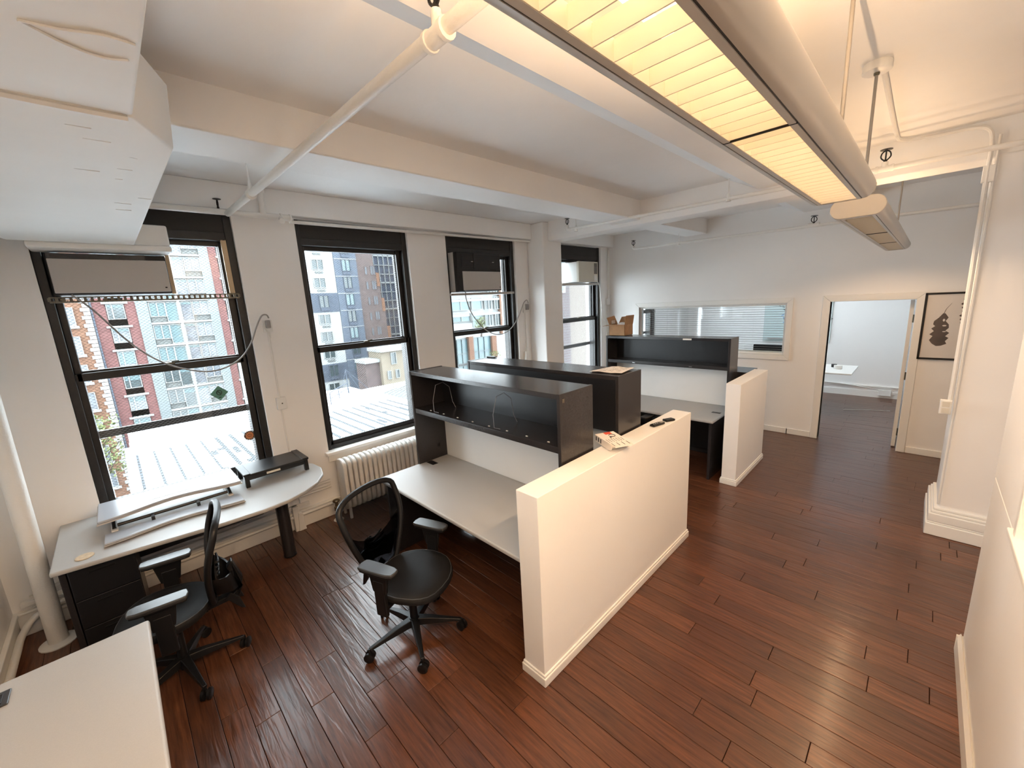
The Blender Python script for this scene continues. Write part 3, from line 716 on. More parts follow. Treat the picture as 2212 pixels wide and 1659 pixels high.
def bookend(x, w_, d_, lab):
    z = 1.289
    pth = smooth_path([(x, 1.90, z + .002), (x - .05, 1.915, z + .002)], 2)
    t = thing('wire_bookend', (x, 1.95, z), lab, 'bookend')
    part('wire', MB().tube([(x + .05, 1.90, z + .003), (x - .01, 1.895, z + .003), (x - .02, 1.90, z + .10), (x - .005, 1.93, z + .235), (x + .005, 2.0, z + .25), (x + .02, 2.055, z + .20), (x + .01, 2.085, z + .06), (x + .03, 2.10, z + .003)], .0021, 8), wirem, t, smooth=True)
bookend(-2.93, 0, 0, 'bent wire bookend toward the window end of the first hutch shelf')
bookend(-2.15, 0, 0, 'bent wire bookend near the middle of the first hutch shelf')
# little black clip on the far left end of the middle hutch top
tag(part('cable_clip', MB().box(-3.24, -3.12, 2.80, 2.84, 1.633, 1.645), blackp, None, bevel=.003), 'black cable clip on the window end of the middle hutch top', 'clip')
# low dark cabinet behind the second half wall
t = thing('low_cabinet', (-1.85, 5.72, 0), 'low charcoal cabinet with flat top tucked behind the far hutch', 'cabinet')
part('body', MB().box(-2.3, -1.485, 5.56, 5.95, 0, 1.15), darklam, t, bevel=.002)
part('top_panel', MB().box(-2.31, -1.48, 5.555, 5.96, 1.15, 1.175), darklam, t, bevel=.002)

# sheet of paper, remotes, headset box, cardboard box
t = thing('paper_sheet', (-1.66, 2.75, 1.634), 'slightly curled white paper with printing on top of the middle hutch', 'paper')
Pa, Pb = [], []
for i in range(7):
    u = i / 6; zz = 1.635 + .006 * math.sin(u * 5) ** 2
    Pa.append((-1.80 + .27 * u, 2.60 + .02 * u, zz)); Pb.append((-1.76 + .20 * u, 2.86, zz + .002))
part('sheet', MB().sheet(Pa, Pb, .0008), paper, t, smooth=True)
ln = MB()
for i in range(9):
    yy = 2.64 + i * .023
    for k in range(5):
        if random.random() < .7: ln.box(-1.74 + k * .035, -1.74 + k * .035 + random.uniform(.01, .03), yy, yy + .004, 1.6435, 1.6438)
part('print', ln, ink, t)
def remote(x, y, l, w_, rz, lab, sq):
    t = thing('remote_control', (x, y, 1.186), lab, 'remote', None, rz)
    m = MB().box(-l / 2, l / 2, -w_ / 2, w_ / 2, 0, .017).xf(Matrix.Translation((x, y, 1.186)) @ Matrix.Rotation(rz, 4, 'Z'))
    part('body', m, blackp, t, bevel=.007, seg=3)
    m = MB()
    if sq: m.box(-l * .2, l * .25, -w_ * .28, w_ * .28, .0168, .0175)
    else: m.box(l * .22, l * .42, -w_ * .32, w_ * .32, .0168, .018)
    part('screen' if not sq else 'touch_pad', m.xf(Matrix.Translation((x, y, 1.186)) @ Matrix.Rotation(rz, 4, 'Z')), darklam if sq else acgrey, t)
    m = MB()
    for i in range(3 if not sq else 1):
        m.box(-l * .35 + i * .022, -l * .35 + i * .022 + .008, -.004, .004, .0168, .0182)
    part('button', m.xf(Matrix.Translation((x, y, 1.186)) @ Matrix.Rotation(rz, 4, 'Z')), white if not sq else steel, t)
remote(-1.395, 2.93, .135, .045, R_(78), 'slim black remote control with a grey screen lying on the long half wall', False)
remote(-1.375, 3.09, .09, .052, R_(66), 'squat black remote control behind the slim one on the long half wall', True)

t = thing('headset_box', (-1.42, 2.32, 1.186), 'white printed product box with a headset picture perched open on the long half wall', 'box')
bx = [(-1.575, 2.33), (-1.365, 2.225), (-1.265, 2.34), (-1.475, 2.475)]
Mx = Matrix.Translation((-1.43, 2.335, 1.190)) @ Matrix.Rotation(R_(-26), 4, 'Z') @ Matrix.Rotation(R_(3), 4, 'Y')
part('carton', MB().box(-.115, .06, -.075, .075, 0, .05).add([(.06, -.075, 0), (.115, -.075, .04), (.115, .075, .04), (.06, .075, 0), (.06, -.075, .05), (.06, .075, .05)], [(0, 1, 2, 3), (4, 1, 0), (5, 3, 2), (4, 5, 2, 1)]).xf(Mx), paper, t, bevel=.001)
part('side_flap', MB().prism([(.06, 0), (.10, .012), (.112, .03), (.10, .045), (.06, .05)], -.078, -.0765, axis=1).xf(Mx), paper, t)
part('lid_flap', MB().add([(.06, -.075, .0505), (.145, -.07, .046), (.145, .07, .046), (.06, .075, .0505), (.06, -.075, .0515), (.145, -.07, .047), (.145, .07, .047), (.06, .075, .0515)], [(0, 1, 2, 3), (4, 5, 6, 7), (0, 1, 5, 4), (1, 2, 6, 5), (2, 3, 7, 6), (3, 0, 4, 7)]).xf(Mx), paper, t)
part('red_corner', MB().box(-.115, -.075, -.02, .075, .0502, .0508).add([], []).xf(Mx @ Matrix.Translation((0, 0, 0)) @ Matrix.Scale(.55, 4, (0, 1, 0)) @ Matrix.Translation((0, .0, 0))), redink, t)
hp = MB()
ring = [(-.045 + .022 * math.cos(a), .02 + .022 * math.sin(a), .0512) for a in [k * PI / 9 - .6 for k in range(15)]]
hp.tube(ring, .0022, 6); hp.box(-.036, -.022, -.008, .008, .050, .0518); hp.tube([(-.028, .0, .0512), (-.012, -.012, .0512), (0, -.01, .0512)], .0018, 6)
part('headset_picture', hp.xf(Mx), ink, t)
tx = MB(); random.seed(5)
for r_ in range(7):
    yy = -.062 + r_ * .019
    x = .005
    while x < .055:
        l = random.uniform(.004, .012); tx.box(x, min(x + l, .057), yy, yy + .004, .0502, .0507); x += l + .004
    if r_ % 2 == 0:
        tx.box(.075, .12, yy, yy + .003, .0500, .0512)
for k in range(3): tx.box(-.10 + k * .03, -.088 + k * .03, -.0757, -.075, .012, .042)
part('print', tx.xf(Mx), ink, t)

t = thing('cardboard_box', (-3.12, 5.33, 1.633), 'open brown cardboard box with flaps up on top of the far hutch', 'box')
bx0, bx1, by0, by1, bz, bh = -3.25, -3.0, 5.22, 5.45, 1.634, .155
w = MB().box(bx0, bx1, by0, by0 + .004, bz, bz + bh).box(bx0, bx1, by1 - .004, by1, bz, bz + bh).box(bx0, bx0 + .004, by0, by1, bz, bz + bh).box(bx1 - .004, bx1, by0, by1, bz, bz + bh).box(bx0, bx1, by0, by1, bz, bz + .004)
part('box_body', w, card, t)
part('flap', MB().sheet([(bx0, by0, bz + bh), (bx1 - .03, by0, bz + bh)], [(bx0 - .05, by0 - .10, bz + bh - .01), (bx1 - .06, by0 - .10, bz + bh + .012)], .004), card, t)
part('flap', MB().sheet([(bx0, by0, bz + bh), (bx0, by1, bz + bh)], [(bx0 - .05, by0 + .01, bz + bh + .10), (bx0 - .05, by1 - .01, bz + bh + .12)], .004), card, t)
part('flap', MB().sheet([(bx1, by0, bz + bh), (bx1, by1, bz + bh)], [(bx1 + .01, by0 + .02, bz + bh + .13), (bx1 + .03, by1 - .02, bz + bh + .13)], .004), card, t)
part('flap', MB().sheet([(bx0 + .02, by1, bz + bh), (bx1, by1, bz + bh)], [(bx0 + .06, by1 + .02, bz + bh + .10), (bx1 - .01, by1 + .02, bz + bh + .12)], .004), card, t)
part('crumpled_paper', MB().lathe((-3.10, 5.34, bz + .11), [(.01, 0), (.07, .02), (.08, .045), (.04, .07), (.01, .075)], 9), paper, t)
part('shipping_label', MB().box(-3.2355, -3.2345, 5.26, 5.36, bz + bh + .01, bz + bh + .06), paper, t)

# ================================================================= table at the left window
def oval_table():
    t = thing('meeting_table', (-3.95, .3, 0), 'long light grey table with one rounded end under the first window', 'table')
    pts = [(-4.385, -.515), (-3.545, -.515), (-3.47, 0.0), (-3.42, .35), (-3.405, .60), (-3.43, .78), (-3.50, .93), (-3.61, 1.07), (-3.76, 1.17), (-3.93, 1.215), (-4.10, 1.20), (-4.25, 1.13), (-4.34, 1.02), (-4.385, .85)]
    part('tabletop', MB().prism(pts, .712, .742), greylam, t, bevel=.010, seg=3)
    part('leg', MB().tube([(-3.93, .83, 0), (-3.93, .83, .712)], .052, 24), darklam, t, smooth=True)
    part('leg_foot', MB().tube([(-3.93, .83, 0), (-3.93, .83, .012)], .055, 24), blackp, t, smooth=True)
    part('end_panel', MB().box(-4.30, -3.60, -.49, -.46, 0, .712), darklam, t, bevel=.002)
    part('modesty_panel', MB().box(-4.33, -4.30, -.49, .75, .32, .712), darkin, t)
    return t
oval_table()
t = thing('file_cabinet', (-3.85, -.29, 0), 'black pedestal cabinet under the left end of the table', 'cabinet')
part('body', MB().box(-4.22, -3.60, -.455, -.14, 0.02, .70), darkin, t, bevel=.004)
for k, (za, zb_) in enumerate(((.04, .28), (.285, .48), (.485, .69))):
    d = part('drawer', MB().box(-3.602, -3.585, -.45, -.145, za, zb_), darkin, t, bevel=.003)
    part('handle', MB().box(-3.588, -3.575, -.36, -.24, zb_ - .04, zb_ - .03), blackp, d)
t = thing('cork_coaster', (-3.635, -.365, .742), 'round beige coaster near the left end of the table', 'coaster')
part('disc', MB().lathe((-3.635, -.365, .7425), [(.044, 0), (.046, .002), (.044, .005)], 28), coast, t, smooth=True)

# sit-stand desk converter
t = thing('desk_converter', (-4.0, .12, .742), 'white sit-stand desk riser with curved work surface and keyboard tray', 'desk riser')
def curved_board(x_back, x_front, y0, y1, z, dip, th, tilt=0):
    n = 14; A = []; B = []
    for i in range(n + 1):
        u = i / n; yy = y0 + (y1 - y0) * u
        c = math.cos((u - .5) * 2 * PI) * .5 + .5
        A.append((x_back, yy)); B.append((x_front - dip * c, yy))
    pts = A + B[::-1]
    return MB().prism(pts, z, z + th)
part('work_surface', curved_board(-4.27, -3.86, -.29, .56, .845, .09, .018), pale, t, bevel=.006)
part('surface_edge', curved_board(-4.265, -3.853, -.295, .565, .838, .09, .009), acgrey, t)
part('keyboard_tray', curved_board(-3.84, -3.665, -.27, .53, .757, .055, .014), pale, t, bevel=.006)
part('tray_edge', curved_board(-3.838, -3.660, -.274, .534, .752, .055, .007), acgrey, t)
for yy in (-.22, .48):
    part('foot_bracket', MB().box(-4.2, -3.90, yy - .018, yy + .018, .743, .757).add([], []), white, t, bevel=.003)
    part('scissor_arm', MB().tube([(-3.93, yy, .76), (-4.1, yy, .84)], .012, 8).tube([(-4.18, yy, .76), (-4.0, yy, .84)], .012, 8), blackp, t)
part('cross_bar', MB().tube([(-3.90, -.2, .79), (-3.90, .46, .79)], .012, 8), blackp, t, smooth=True)
part('tray_hanger', MB().box(-3.90, -3.83, -.02, .0, .765, .80), blackp, t)
part('tray_hanger', MB().box(-3.90, -3.83, .25, .27, .765, .80), blackp, t)
part('tablet_slot', MB().box(-4.03, -4.02, -.02, .28, .8625, .8645), acgrey, t)

# black monitor stand
t = thing('monitor_stand', (-4.1, .86, .742), 'black plastic monitor riser with a paper slot near the rounded table end', 'monitor stand')
x0, x1, y0, y1 = -4.29, -3.955, .60, 1.12
part('top_plate', MB().box(x0, x1, y0, y1, .845, .862), blackp, t, bevel=.005)
part('end_cap', MB().box(x0, x1, y0 - .004, y0 + .05, .848, .868), blackp, t, bevel=.004)
part('end_cap', MB().box(x0, x1, y1 - .05, y1 + .004, .848, .868), blackp, t, bevel=.004)
for (xx, yy) in ((x0, y0), (x1 - .05, y0), (x0, y1 - .04), (x1 - .05, y1 - .04)):
    part('leg', MB().box(xx + .005, xx + .045, yy + .003, yy + .037, .743, .848), blackp, t, bevel=.004)
part('front_rail', MB().box(x1 - .02, x1 - .008, y0 + .04, y1 - .04, .812, .846), blackp, t, bevel=.002)
part('brand_plate', MB().box(x1 - .008, x1 - .0065, .77, .88, .820, .838), cream, t)
part('bottom_tray', MB().box(x0 + .02, x1 - .03, y0 + .04, y1 - .04, .800, .806), darklam, t)
tag(part('power_adapter', MB().box(-4.37, -4.30, .52, .60, .744, .775), blackp, None, bevel=.004), 'small black adapter behind the black monitor stand at the window', 'adapter')

# near desk at bottom left
t = thing('corner_desk', (-1.7, -.48, 0), 'light grey desktop cropped at the bottom left corner of the view', 'desk')
part('desktop', MB().box(-2.578, -.95, YF + .012, -.112, .708, .742), greylam, t, bevel=.012, seg=3)
part('end_panel', MB().box(-2.50, -2.47, YF + .03, -.17, 0, .708), darklam, t, bevel=.002)
part('modesty_panel', MB().box(-2.45, -1.0, -.20, -.18, .0, .708), darklam, t)
part('grommet', MB().box(-2.50, -2.40, -.64, -.545, .7415, .748), darklam, t, bevel=.01)
part('grommet_brush', MB().box(-2.475, -2.42, -.62, -.565, .748, .752), blackp, t)

# ================================================================= radiator
t = thing('radiator', (-4.22, 1.95, 0), 'white cast iron column radiator below the second window', 'radiator')
sec = MB()
def section():
    m = MB(); prof = []
    for k in range(9): a = PI * k / 8; prof.append((.10 * math.cos(a), .60 + .06 * math.sin(a)))
    for k in range(9): a = PI + PI * k / 8; prof.append((.10 * math.cos(a), .145 + .055 * math.sin(a)))
    m.prism(prof, -.021, .021, axis=1)
    return m
sm = section()
me = bpy.data.meshes.new('radiator_section'); me.from_pydata(sm.v, [], sm.f)
import bmesh
bmm = bmesh.new(); bmm.from_mesh(me); bmesh.ops.recalc_face_normals(bmm, faces=bmm.faces); bmm.to_mesh(me); bmm.free()
me.materials.append(radp)
for p in me.polygons: p.use_smooth = True
for k in range(18):
    o = bpy.data.objects.new('radiator_section', me); S.collection.objects.link(o); o.parent = t
    o.matrix_parent_inverse = t.matrix_basis.inverted(); o.location = (-4.22, 1.505 + k * .056, 0)
    b = o.modifiers.new('b', 'BEVEL'); b.width = .014; b.segments = 3; b.limit_method = 'ANGLE'; b.angle_limit = R_(50)
    w_ = o.modifiers.new('w', 'WEIGHTED_NORMAL')
part('hub_pipe', MB().tube([(-4.22, 1.49, .57), (-4.22, 2.48, .57)], .03, 12).tube([(-4.22, 1.49, .16), (-4.22, 2.48, .16)], .03, 12), radp, t, smooth=True)
part('foot', MB().box(-4.31, -4.28, 1.49, 1.52, 0, .12).box(-4.15, -4.12, 1.49, 1.52, 0, .12).box(-4.15, -4.12, 2.42, 2.45, 0, .12), radp, t, bevel=.008)
vl = part('valve', MB().tube([(-4.22, 1.40, .02), (-4.22, 1.40, .10), (-4.22, 1.40, .11), (-4.22, 1.40, .15), (-4.22, 1.40, .16), (-4.22, 1.40, .20)], [.016, .016, .03, .03, .018, .015], 14).tube([(-4.22, 1.40, .13), (-4.22, 1.49, .15)], .02, 12), brass, t, smooth=True)
part('valve_handle', MB().lathe((-4.22, 1.40, .20), [(.01, 0), (.035, .01), (.038, .02), (.03, .03), (.012, .034)], 12), brass, vl, smooth=True)
part('floor_flange', MB().lathe((-4.22, 1.40, 0), [(.052, 0), (.05, .006), (.03, .018)], 20), trimp, vl, smooth=True)
# little wooden step in front of the raceway
tag(part('wall_bracket', MB().prism([(1.03, 0), (1.10, 0), (1.085, .18), (1.045, .20)], -4.345, -4.30, axis=0), trimp, None, bevel=.004), 'small white tapered bracket on the baseboard between table and radiator', 'bracket')

# ================================================================= office chairs
def make_chair():
    t = thing('office_chair', (0, 0, 0), '', 'chair')
    # star base
    for k in range(5):
        a = 2 * PI * k / 5
        leg = MB(); c, s_ = math.cos(a), math.sin(a)
        secs = [(.02, .030, .085, .135), (.12, .024, .082, .125), (.22, .018, .078, .105), (.315, .013, .072, .088)]
        v = []; f = []
        for (r, hwid, z0, z1) in secs:
            for (dy, z) in ((-hwid, z0), (hwid, z0), (hwid * .8, z1), (-hwid * .8, z1)):
                v.append((r * c - dy * s_, r * s_ + dy * c, z))
        for i in range(3):
            for j in range(4): f.append((i * 4 + j, i * 4 + (j + 1) % 4, (i + 1) * 4 + (j + 1) % 4, (i + 1) * 4 + j))
        f += [(0, 1, 2, 3), (12, 15, 14, 13)]
        lg = part('base_leg', leg.add(v, f), blackp, t, bevel=.004)
        cx, cy = .318 * c, .318 * s_
        ca = a + (1.1 if k % 2 else -.7) + PI / 2
        dx, dy = math.cos(ca), math.sin(ca)
        w = MB()
        for sg in (-1, 1):
            p0 = Vector((cx + dx * .006 * sg, cy + dy * .006 * sg, .0325)); p1 = Vector((cx + dx * .026 * sg, cy + dy * .026 * sg, .0325))
            w.tube([p0, p0 + (p1 - p0) * .15, p0 + (p1 - p0) * .85, p1], [.028, .0325, .0325, .027], 18)
        w.tube([(cx, cy, .03), (cx, cy, .085)], .007, 8)
        part('caster', w, blackp, lg, smooth=True)
    part('gas_lift', MB().tube([(0, 0, .05), (0, 0, .14), (0, 0, .141), (0, 0, .30), (0, 0, .301), (0, 0, .40)], [.028, .034, .026, .026, .015, .015], 18), blackp, t, smooth=True)
    part('seat_mechanism', MB().box(-.12, .08, -.08, .08, .385, .43).box(-.17, -.1, -.035, .035, .38, .42).tube([(0, -.17, .40), (0, -.08, .405)], .007, 8).tube([(.04, .08, .405), (.04, .19, .40)], .007, 8), blackp, t, bevel=.008)
    # seat (x forward)
    n = 28; top = []; 
    def outline(sc, off=0):
        P = []
        for k in range(n):
            a = 2 * PI * k / n; c, s_ = math.cos(a), math.sin(a)
            rx = .255 if c > 0 else .225; ry = .25
            e = 2.6
            x = rx * abs(c) ** (2 / e) * (1 if c > 0 else -1); yy = ry * abs(s_) ** (2 / e) * (1 if s_ > 0 else -1)
            wid = 1.0 - .12 * (x < 0) * (-x / .225)
            P.append((x * sc + .02, yy * sc * wid))
        return P
    m = MB(); v = []; f = []
    def zz(x, yy, base): return base + .012 * (abs(yy) / .25) ** 2 - .035 * max(0, (x - .12) / .15) ** 2 + .012 * max(0, (-x - .05) / .15) ** 2
    rings = [(.90, .432), (.98, .436), (1.0, .452), (.99, .470), (.95, .480), (.80, .485), (.55, .482), (.25, .479)]
    for sc, base in rings:
        v += [(x, yy, zz(x, yy, base)) for x, yy in outline(sc)]
    for i in range(len(rings) - 1):
        for k in range(n): f.append((i * n + k, i * n + (k + 1) % n, (i + 1) * n + (k + 1) % n, (i + 1) * n + k))
    f += [tuple(range(n))[::-1], tuple(range((len(rings) - 1) * n, len(rings) * n))]
    st = part('seat', m.add(v, f), seatm, t, smooth=True)
    part('seat_pan', MB().prism(outline(.88), .422, .437), blackp, st)
    part('seat_piping', MB().tube([(x, yy, zz(x, yy, .477)) for x, yy in outline(.965)] + [(outline(.965)[0][0], outline(.965)[0][1], zz(*outline(.965)[0], .477))], .003, 6), padm, st, smooth=True)
    # arms
    for sg in (-1, 1):
        arm = part('arm_post', MB().box(-.035, .045, sg * .262 - .014, sg * .262 + .014, .36, .60).box(-.03, .04, min(sg * .10, sg * .27), max(sg * .10, sg * .27), .395, .418).prism([(-.045, .52), (.055, .52), (.08, .66), (-.07, .66)], sg * .262 - .012, sg * .262 + .012, axis=1), blackp, t, bevel=.006)
        pts = [(-.12, -.040), (-.10, -.046), (.0, -.048), (.10, -.044), (.135, -.032), (.14, 0), (.135, .032), (.10, .044), (0, .048), (-.10, .046), (-.12, .040), (-.128, 0)]
        part('arm_base', MB().prism([(a * .96, b * .9 + sg * .262) for a, b in pts], .655, .668), blackp, arm, bevel=.003)
        part('arm_pad', MB().prism([(a, b + sg * .262) for a, b in pts], .668, .688), padm, arm, bevel=.007, seg=3)
    # back frame: tall rounded loop narrow at the bottom, curved in profile
    def bx(z):   # x position of the back at height z
        u = (z - .46) / .58
        return -.215 + .035 * math.sin(u * PI) - .125 * u
    def hw_(z):
        u = max(0, min(1, (z - .46) / .50))
        return .115 + .130 * math.sin(min(1, u * 1.15) * PI / 2) ** 1.1
    L_ = []
    zs = [.47 + .47 * i / 14 for i in range(15)]
    for z in zs: L_.append((bx(z) + .02 * (hw_(z) / .24) ** 2, hw_(z), z))
    topc = []
    zt0 = zs[-1]; w0 = hw_(zt0)
    TH = .085
    for k in range(1, 14):
        a = PI * k / 14; ce = abs(math.cos(a)) ** .8 * (1 if math.cos(a) > 0 else -1); se = math.sin(a) ** .75
        topc.append((bx(zt0) - .02 * se + .02 * (abs(ce) * w0 / .24) ** 2, w0 * ce, zt0 + TH * se))
    loop = L_ + topc + [(p[0], -p[1], p[2]) for p in L_[::-1]]
    loopc = loop + [(bx(.45), -.04, .452), (bx(.45), .04, .452), loop[0]]
    fr = part('back_frame', MB().tube(loopc, .019, 10, caps=False), blackp, t, smooth=True)
    # mesh net
    rows_ = [(z, hw_(z) - .006) for z in zs]
    for k in (1, 2, 3, 4, 5, 6):
        a = PI * k / 14; rows_.append((zt0 + TH * math.sin(a) ** .75, w0 * math.cos(a) ** .8 - .004))
    v = []; f = []
    for z, h in rows_:
        for j in range(9):
            yy = h * (j / 4 - 1); v.append((bx(min(z, zt0)) + .02 * (abs(yy) / .24) ** 2 - (.02 * (z - zt0) / TH if z > zt0 else 0), yy, z))
    for i in range(len(rows_) - 1):
        for j in range(8): f.append((i * 9 + j, i * 9 + j + 1, (i + 1) * 9 + j + 1, (i + 1) * 9 + j))
    part('mesh_net', MB().add(v, f), meshm, t, smooth=True)
    # denser fabric pouch over the lower back
    v = []; f = []
    for i_, (z, h) in enumerate(rows_[:9]):
        for j in range(9):
            q = j / 4 - 1; yy = h * .97 * q; v.append((bx(z) + .02 * (abs(yy) / .24) ** 2 - .012, yy, z + (.10 * abs(q) ** 2 * (i_ / 8) - .05 * (i_ / 8))))
    for i_ in range(8):
        for j in range(8): f.append((i_ * 9 + j, i_ * 9 + j + 1, (i_ + 1) * 9 + j + 1, (i_ + 1) * 9 + j))
    part('lower_back_fabric', MB().add(v, f), seatm2, t, smooth=True)
    # lower solid spine with lumbar ribs and the swept rear bracket
    lum = MB()
    for k in range(4):
        z = .60 + k * .028; h = .085 - .012 * abs(k - 1)
        lum.tube([(bx(z) - .030, -h, z + .02), (bx(z) - .036, -h * .5, z), (bx(z) - .038, 0, z - .008), (bx(z) - .036, h * .5, z), (bx(z) - .030, h, z + .02)], .0065, 8)
    part('lumbar_support', lum, blackp, t, smooth=True)
    yk = MB()
    A = []; B = []
    for i in range(9):
        a = -PI / 2 + PI * i / 8
        A.append((-.225 - .105 * math.cos(a), .17 * math.sin(a), .655 - .06 * math.cos(a))); B.append((-.245 - .105 * math.cos(a), .10 * math.sin(a), .50 - .03 * math.cos(a)))
    v = []; f = []
    n9 = 9
    for off in (0, .010):
        for P in (A, B):
            for p in P: v.append((p[0] + off, p[1] * (1 - off * 3), p[2]))
    for i in range(8):
        f += [(i, i + 1, 9 + i + 1, 9 + i), (18 + i, 27 + i, 27 + i + 1, 18 + i + 1), (i, 18 + i, 18 + i + 1, i + 1), (9 + i, 9 + i + 1, 27 + i + 1, 27 + i)]
    f += [(0, 9, 27, 18), (8, 26, 35, 17)]
    part('back_yoke', MB().add(v, f), blackp, t, smooth=True, bevel=.0)
    part('spine', MB().prism([(-.36, .47), (-.30, .62), (-.335, .66), (-.375, .52), (-.34, .40), (-.12, .375), (-.12, .41), (-.31, .43)], -.03, .03, axis=1), blackp, t, bevel=.006)
    for sg in (-1, 1): part('tail_fin', MB().prism([(-.30, .47), (-.34, .42), (-.36, .33), (-.34, .34), (-.27, .44)], sg * .0675 - .0075, sg * .0675 + .0075, axis=1), blackp, t, bevel=.003)
    return t
c0 = make_chair()
def place(o, x, y, rz, lab, base_rot=None):
    o.location = (x, y, 0); o.rotation_euler = (0, 0, rz); o['label'] = lab; o['group'] = 'mesh back office chairs'
c1 = copy_tree(c0); c2 = copy_tree(c0)
place(c0, -2.24, 1.13, R_(20), 'black mesh office chair pulled up to the nearest grey desk, facing the half wall')
place(c1, -3.06, -.03, R_(-98), 'black mesh office chair at the window table, seen from the side behind the corner desk')
place(c2, -2.62, 4.72, R_(85), 'black office chair pushed under the far desk, only an armrest showing')
def spin_base(o, deg):
    for ch in o.children:
        if ch.name.startswith('base_leg'):
            ch.rotation_euler = (0, 0, R_(deg))
spin_base(c0, -95 - 20); spin_base(c1, 11 + 98); spin_base(c2, 30)

# ================================================================= window air conditioners
ac1 = t = thing('window_air_conditioner', (-4.5, .1, 2.42), 'window air conditioner with wide flat grey front in the first window under the hood', 'air conditioner')
part('case', MB().box(-4.95, -4.315, -.22, .423, 2.412, 2.70), blackp, t, bevel=.004)
part('front_panel', MB().box(-4.315, -4.298, -.216, .418, 2.425, 2.662), acgrey, t, bevel=.004)
part('top_grille', MB().box(-4.315, -4.305, -.216, .30, 2.664, 2.70), darklam, t)
part('logo_plate', MB().box(-4.298, -4.2965, .385, .398, 2.452, 2.462), blackp, t)
part('wood_filler', MB().box(-4.42, -4.38, .43, .455, 2.412, 2.72), pine, t)
tag(part('wood_panel', MB().box(-4.46, -4.44, .84, .885, 2.41, 2.87), pine, None), 'narrow raw wood filler strip at the right of the first window above the steel bar', 'panel')
t = thing('perforated_bar', (-4.41, .3, 2.385), 'perforated steel support bar crossing the first window under the air conditioner', 'bar')
mb = MB().box(-4.412, -4.405, -.26, .90, 2.366, 2.374).box(-4.412, -4.405, -.26, .90, 2.396, 2.404).box(-4.44, -4.405, -.26, .90, 2.362, 2.366)
x = -.26
nh = 32; st_ = 1.16 / nh
for k in range(nh + 1): mb.box(-4.412, -4.405, -.26 + k * st_ - .008, -.26 + k * st_ + .008, 2.372, 2.398)
part('slotted_angle', mb, steel, t)
part('bolt', MB().lathe((0, 0, 0), [(.006, 0), (.006, .006)], 8).xf(Matrix.Translation((-4.405, -.2, 2.385)) @ Matrix.Rotation(PI / 2, 4, 'Y')).add([], []), brass, t)

ac3 = t = thing('window_air_conditioner', (-4.5, 3.66, 2.36), 'black and grey window air conditioner in the third window', 'air conditioner')
part('case', MB().box(-4.95, -4.33, 3.285, 4.04, 2.362, 2.858), acgrey, t, bevel=.006)
part('bezel', MB().box(-4.33, -4.255, 3.285, 4.045, 2.362, 2.858), blackp, t, bevel=.008)
part('front_panel', MB().box(-4.256, -4.246, 3.36, 4.035, 2.375, 2.615), acgrey, t, bevel=.003)
for k in range(8): part('grille_slat', MB().box(-4.256, -4.248, 3.36, 4.03, 2.66 + k * .022, 2.668 + k * .022), darklam, t)
part('grille_divider', MB().box(-4.256, -4.244, 3.56, 3.58, 2.645, 2.845), darklam, t)
part('vent_tab', MB().box(-4.247, -4.242, 3.51, 3.54, 2.735, 2.742).box(-4.247, -4.242, 3.88, 3.91, 2.735, 2.742), white, t)
part('control_panel', MB().box(-4.2565, -4.253, 3.85, 3.95, 2.625, 2.65), greylam if False else darklam, t)
part('logo_plate', MB().box(-4.246, -4.2445, 4.0, 4.012, 2.40, 2.414), blackp, t)
tag(part('support_shelf', MB().box(-4.62, -4.36, 3.24, 4.40, 2.315, 2.345), acgrey, None, bevel=.003), 'grey metal support shelf under the black and grey air conditioner', 'shelf')

ac4 = t = thing('window_air_conditioner', (-4.5, 6.16, 2.47), 'small beige louvered window air conditioner in the far fourth window', 'air conditioner')
part('case', MB().box(-4.95, -4.30, 5.89, 6.455, 2.47, 2.81), white, t, bevel=.006)
part('front_bezel', MB().box(-4.30, -4.25, 5.88, 6.46, 2.465, 2.815), cream, t, bevel=.006)
for k in range(13): part('intake_slat', MB().box(-4.25, -4.244, 5.91, 6.31, 2.50 + k * .0225, 2.51 + k * .0225), cream, t)
for k in range(8): part('outlet_slat', MB().box(-4.25, -4.246, 6.335, 6.43, 2.61 + k * .023, 2.625 + k * .023), blackp, t)
part('control_panel', MB().box(-4.25, -4.246, 6.34, 6.43, 2.49, 2.585), white, t)
tag(part('support_shelf', MB().box(-4.62, -4.36, 5.56, 6.66, 2.42, 2.455), acgrey, None, bevel=.003), 'grey metal support shelf under the small beige air conditioner', 'shelf')

# cords
t = ac1
part('power_cord', MB().tube(smooth_path([(-4.30, -.14, 2.412), (-4.33, -.05, 2.30), (-4.35, .10, 2.05), (-4.36, .25, 1.88), (-4.37, .42, 1.78), (-4.37, .60, 1.74), (-4.37, .78, 1.80), (-4.36, .90, 1.93), (-4.35, .98, 2.10), (-4.34, 1.03, 2.19), (-4.33, 1.07, 2.20), (-4.35, 1.09, 2.17)]), .0065, 8), cable, t, smooth=True)
part('plug', MB().box(-4.39, -4.35, 1.06, 1.10, 2.075, 2.15), cable, t, bevel=.008)
t = thing('wall_outlet', (-4.39, 1.08, 2.05), 'white surface outlet and conduit on the pier between first and second windows', 'outlet')
part('outlet_box', MB().box(-4.398, -4.385, 1.04, 1.12, 2.04, 2.15), white, t, bevel=.003)
part('conduit', MB().tube([(-4.385, 1.075, 2.04), (-4.385, 1.075, 1.40)], .008, 8), pipep, t, smooth=True)
part('conduit', MB().tube([(-4.385, 1.075, 1.28), (-4.385, 1.08, .8), (-4.385, 1.10, .26)], .008, 8), pipep, t, smooth=True)
part('junction_box', MB().box(-4.398, -4.36, 1.04, 1.125, 1.28, 1.40), white, t, bevel=.004)
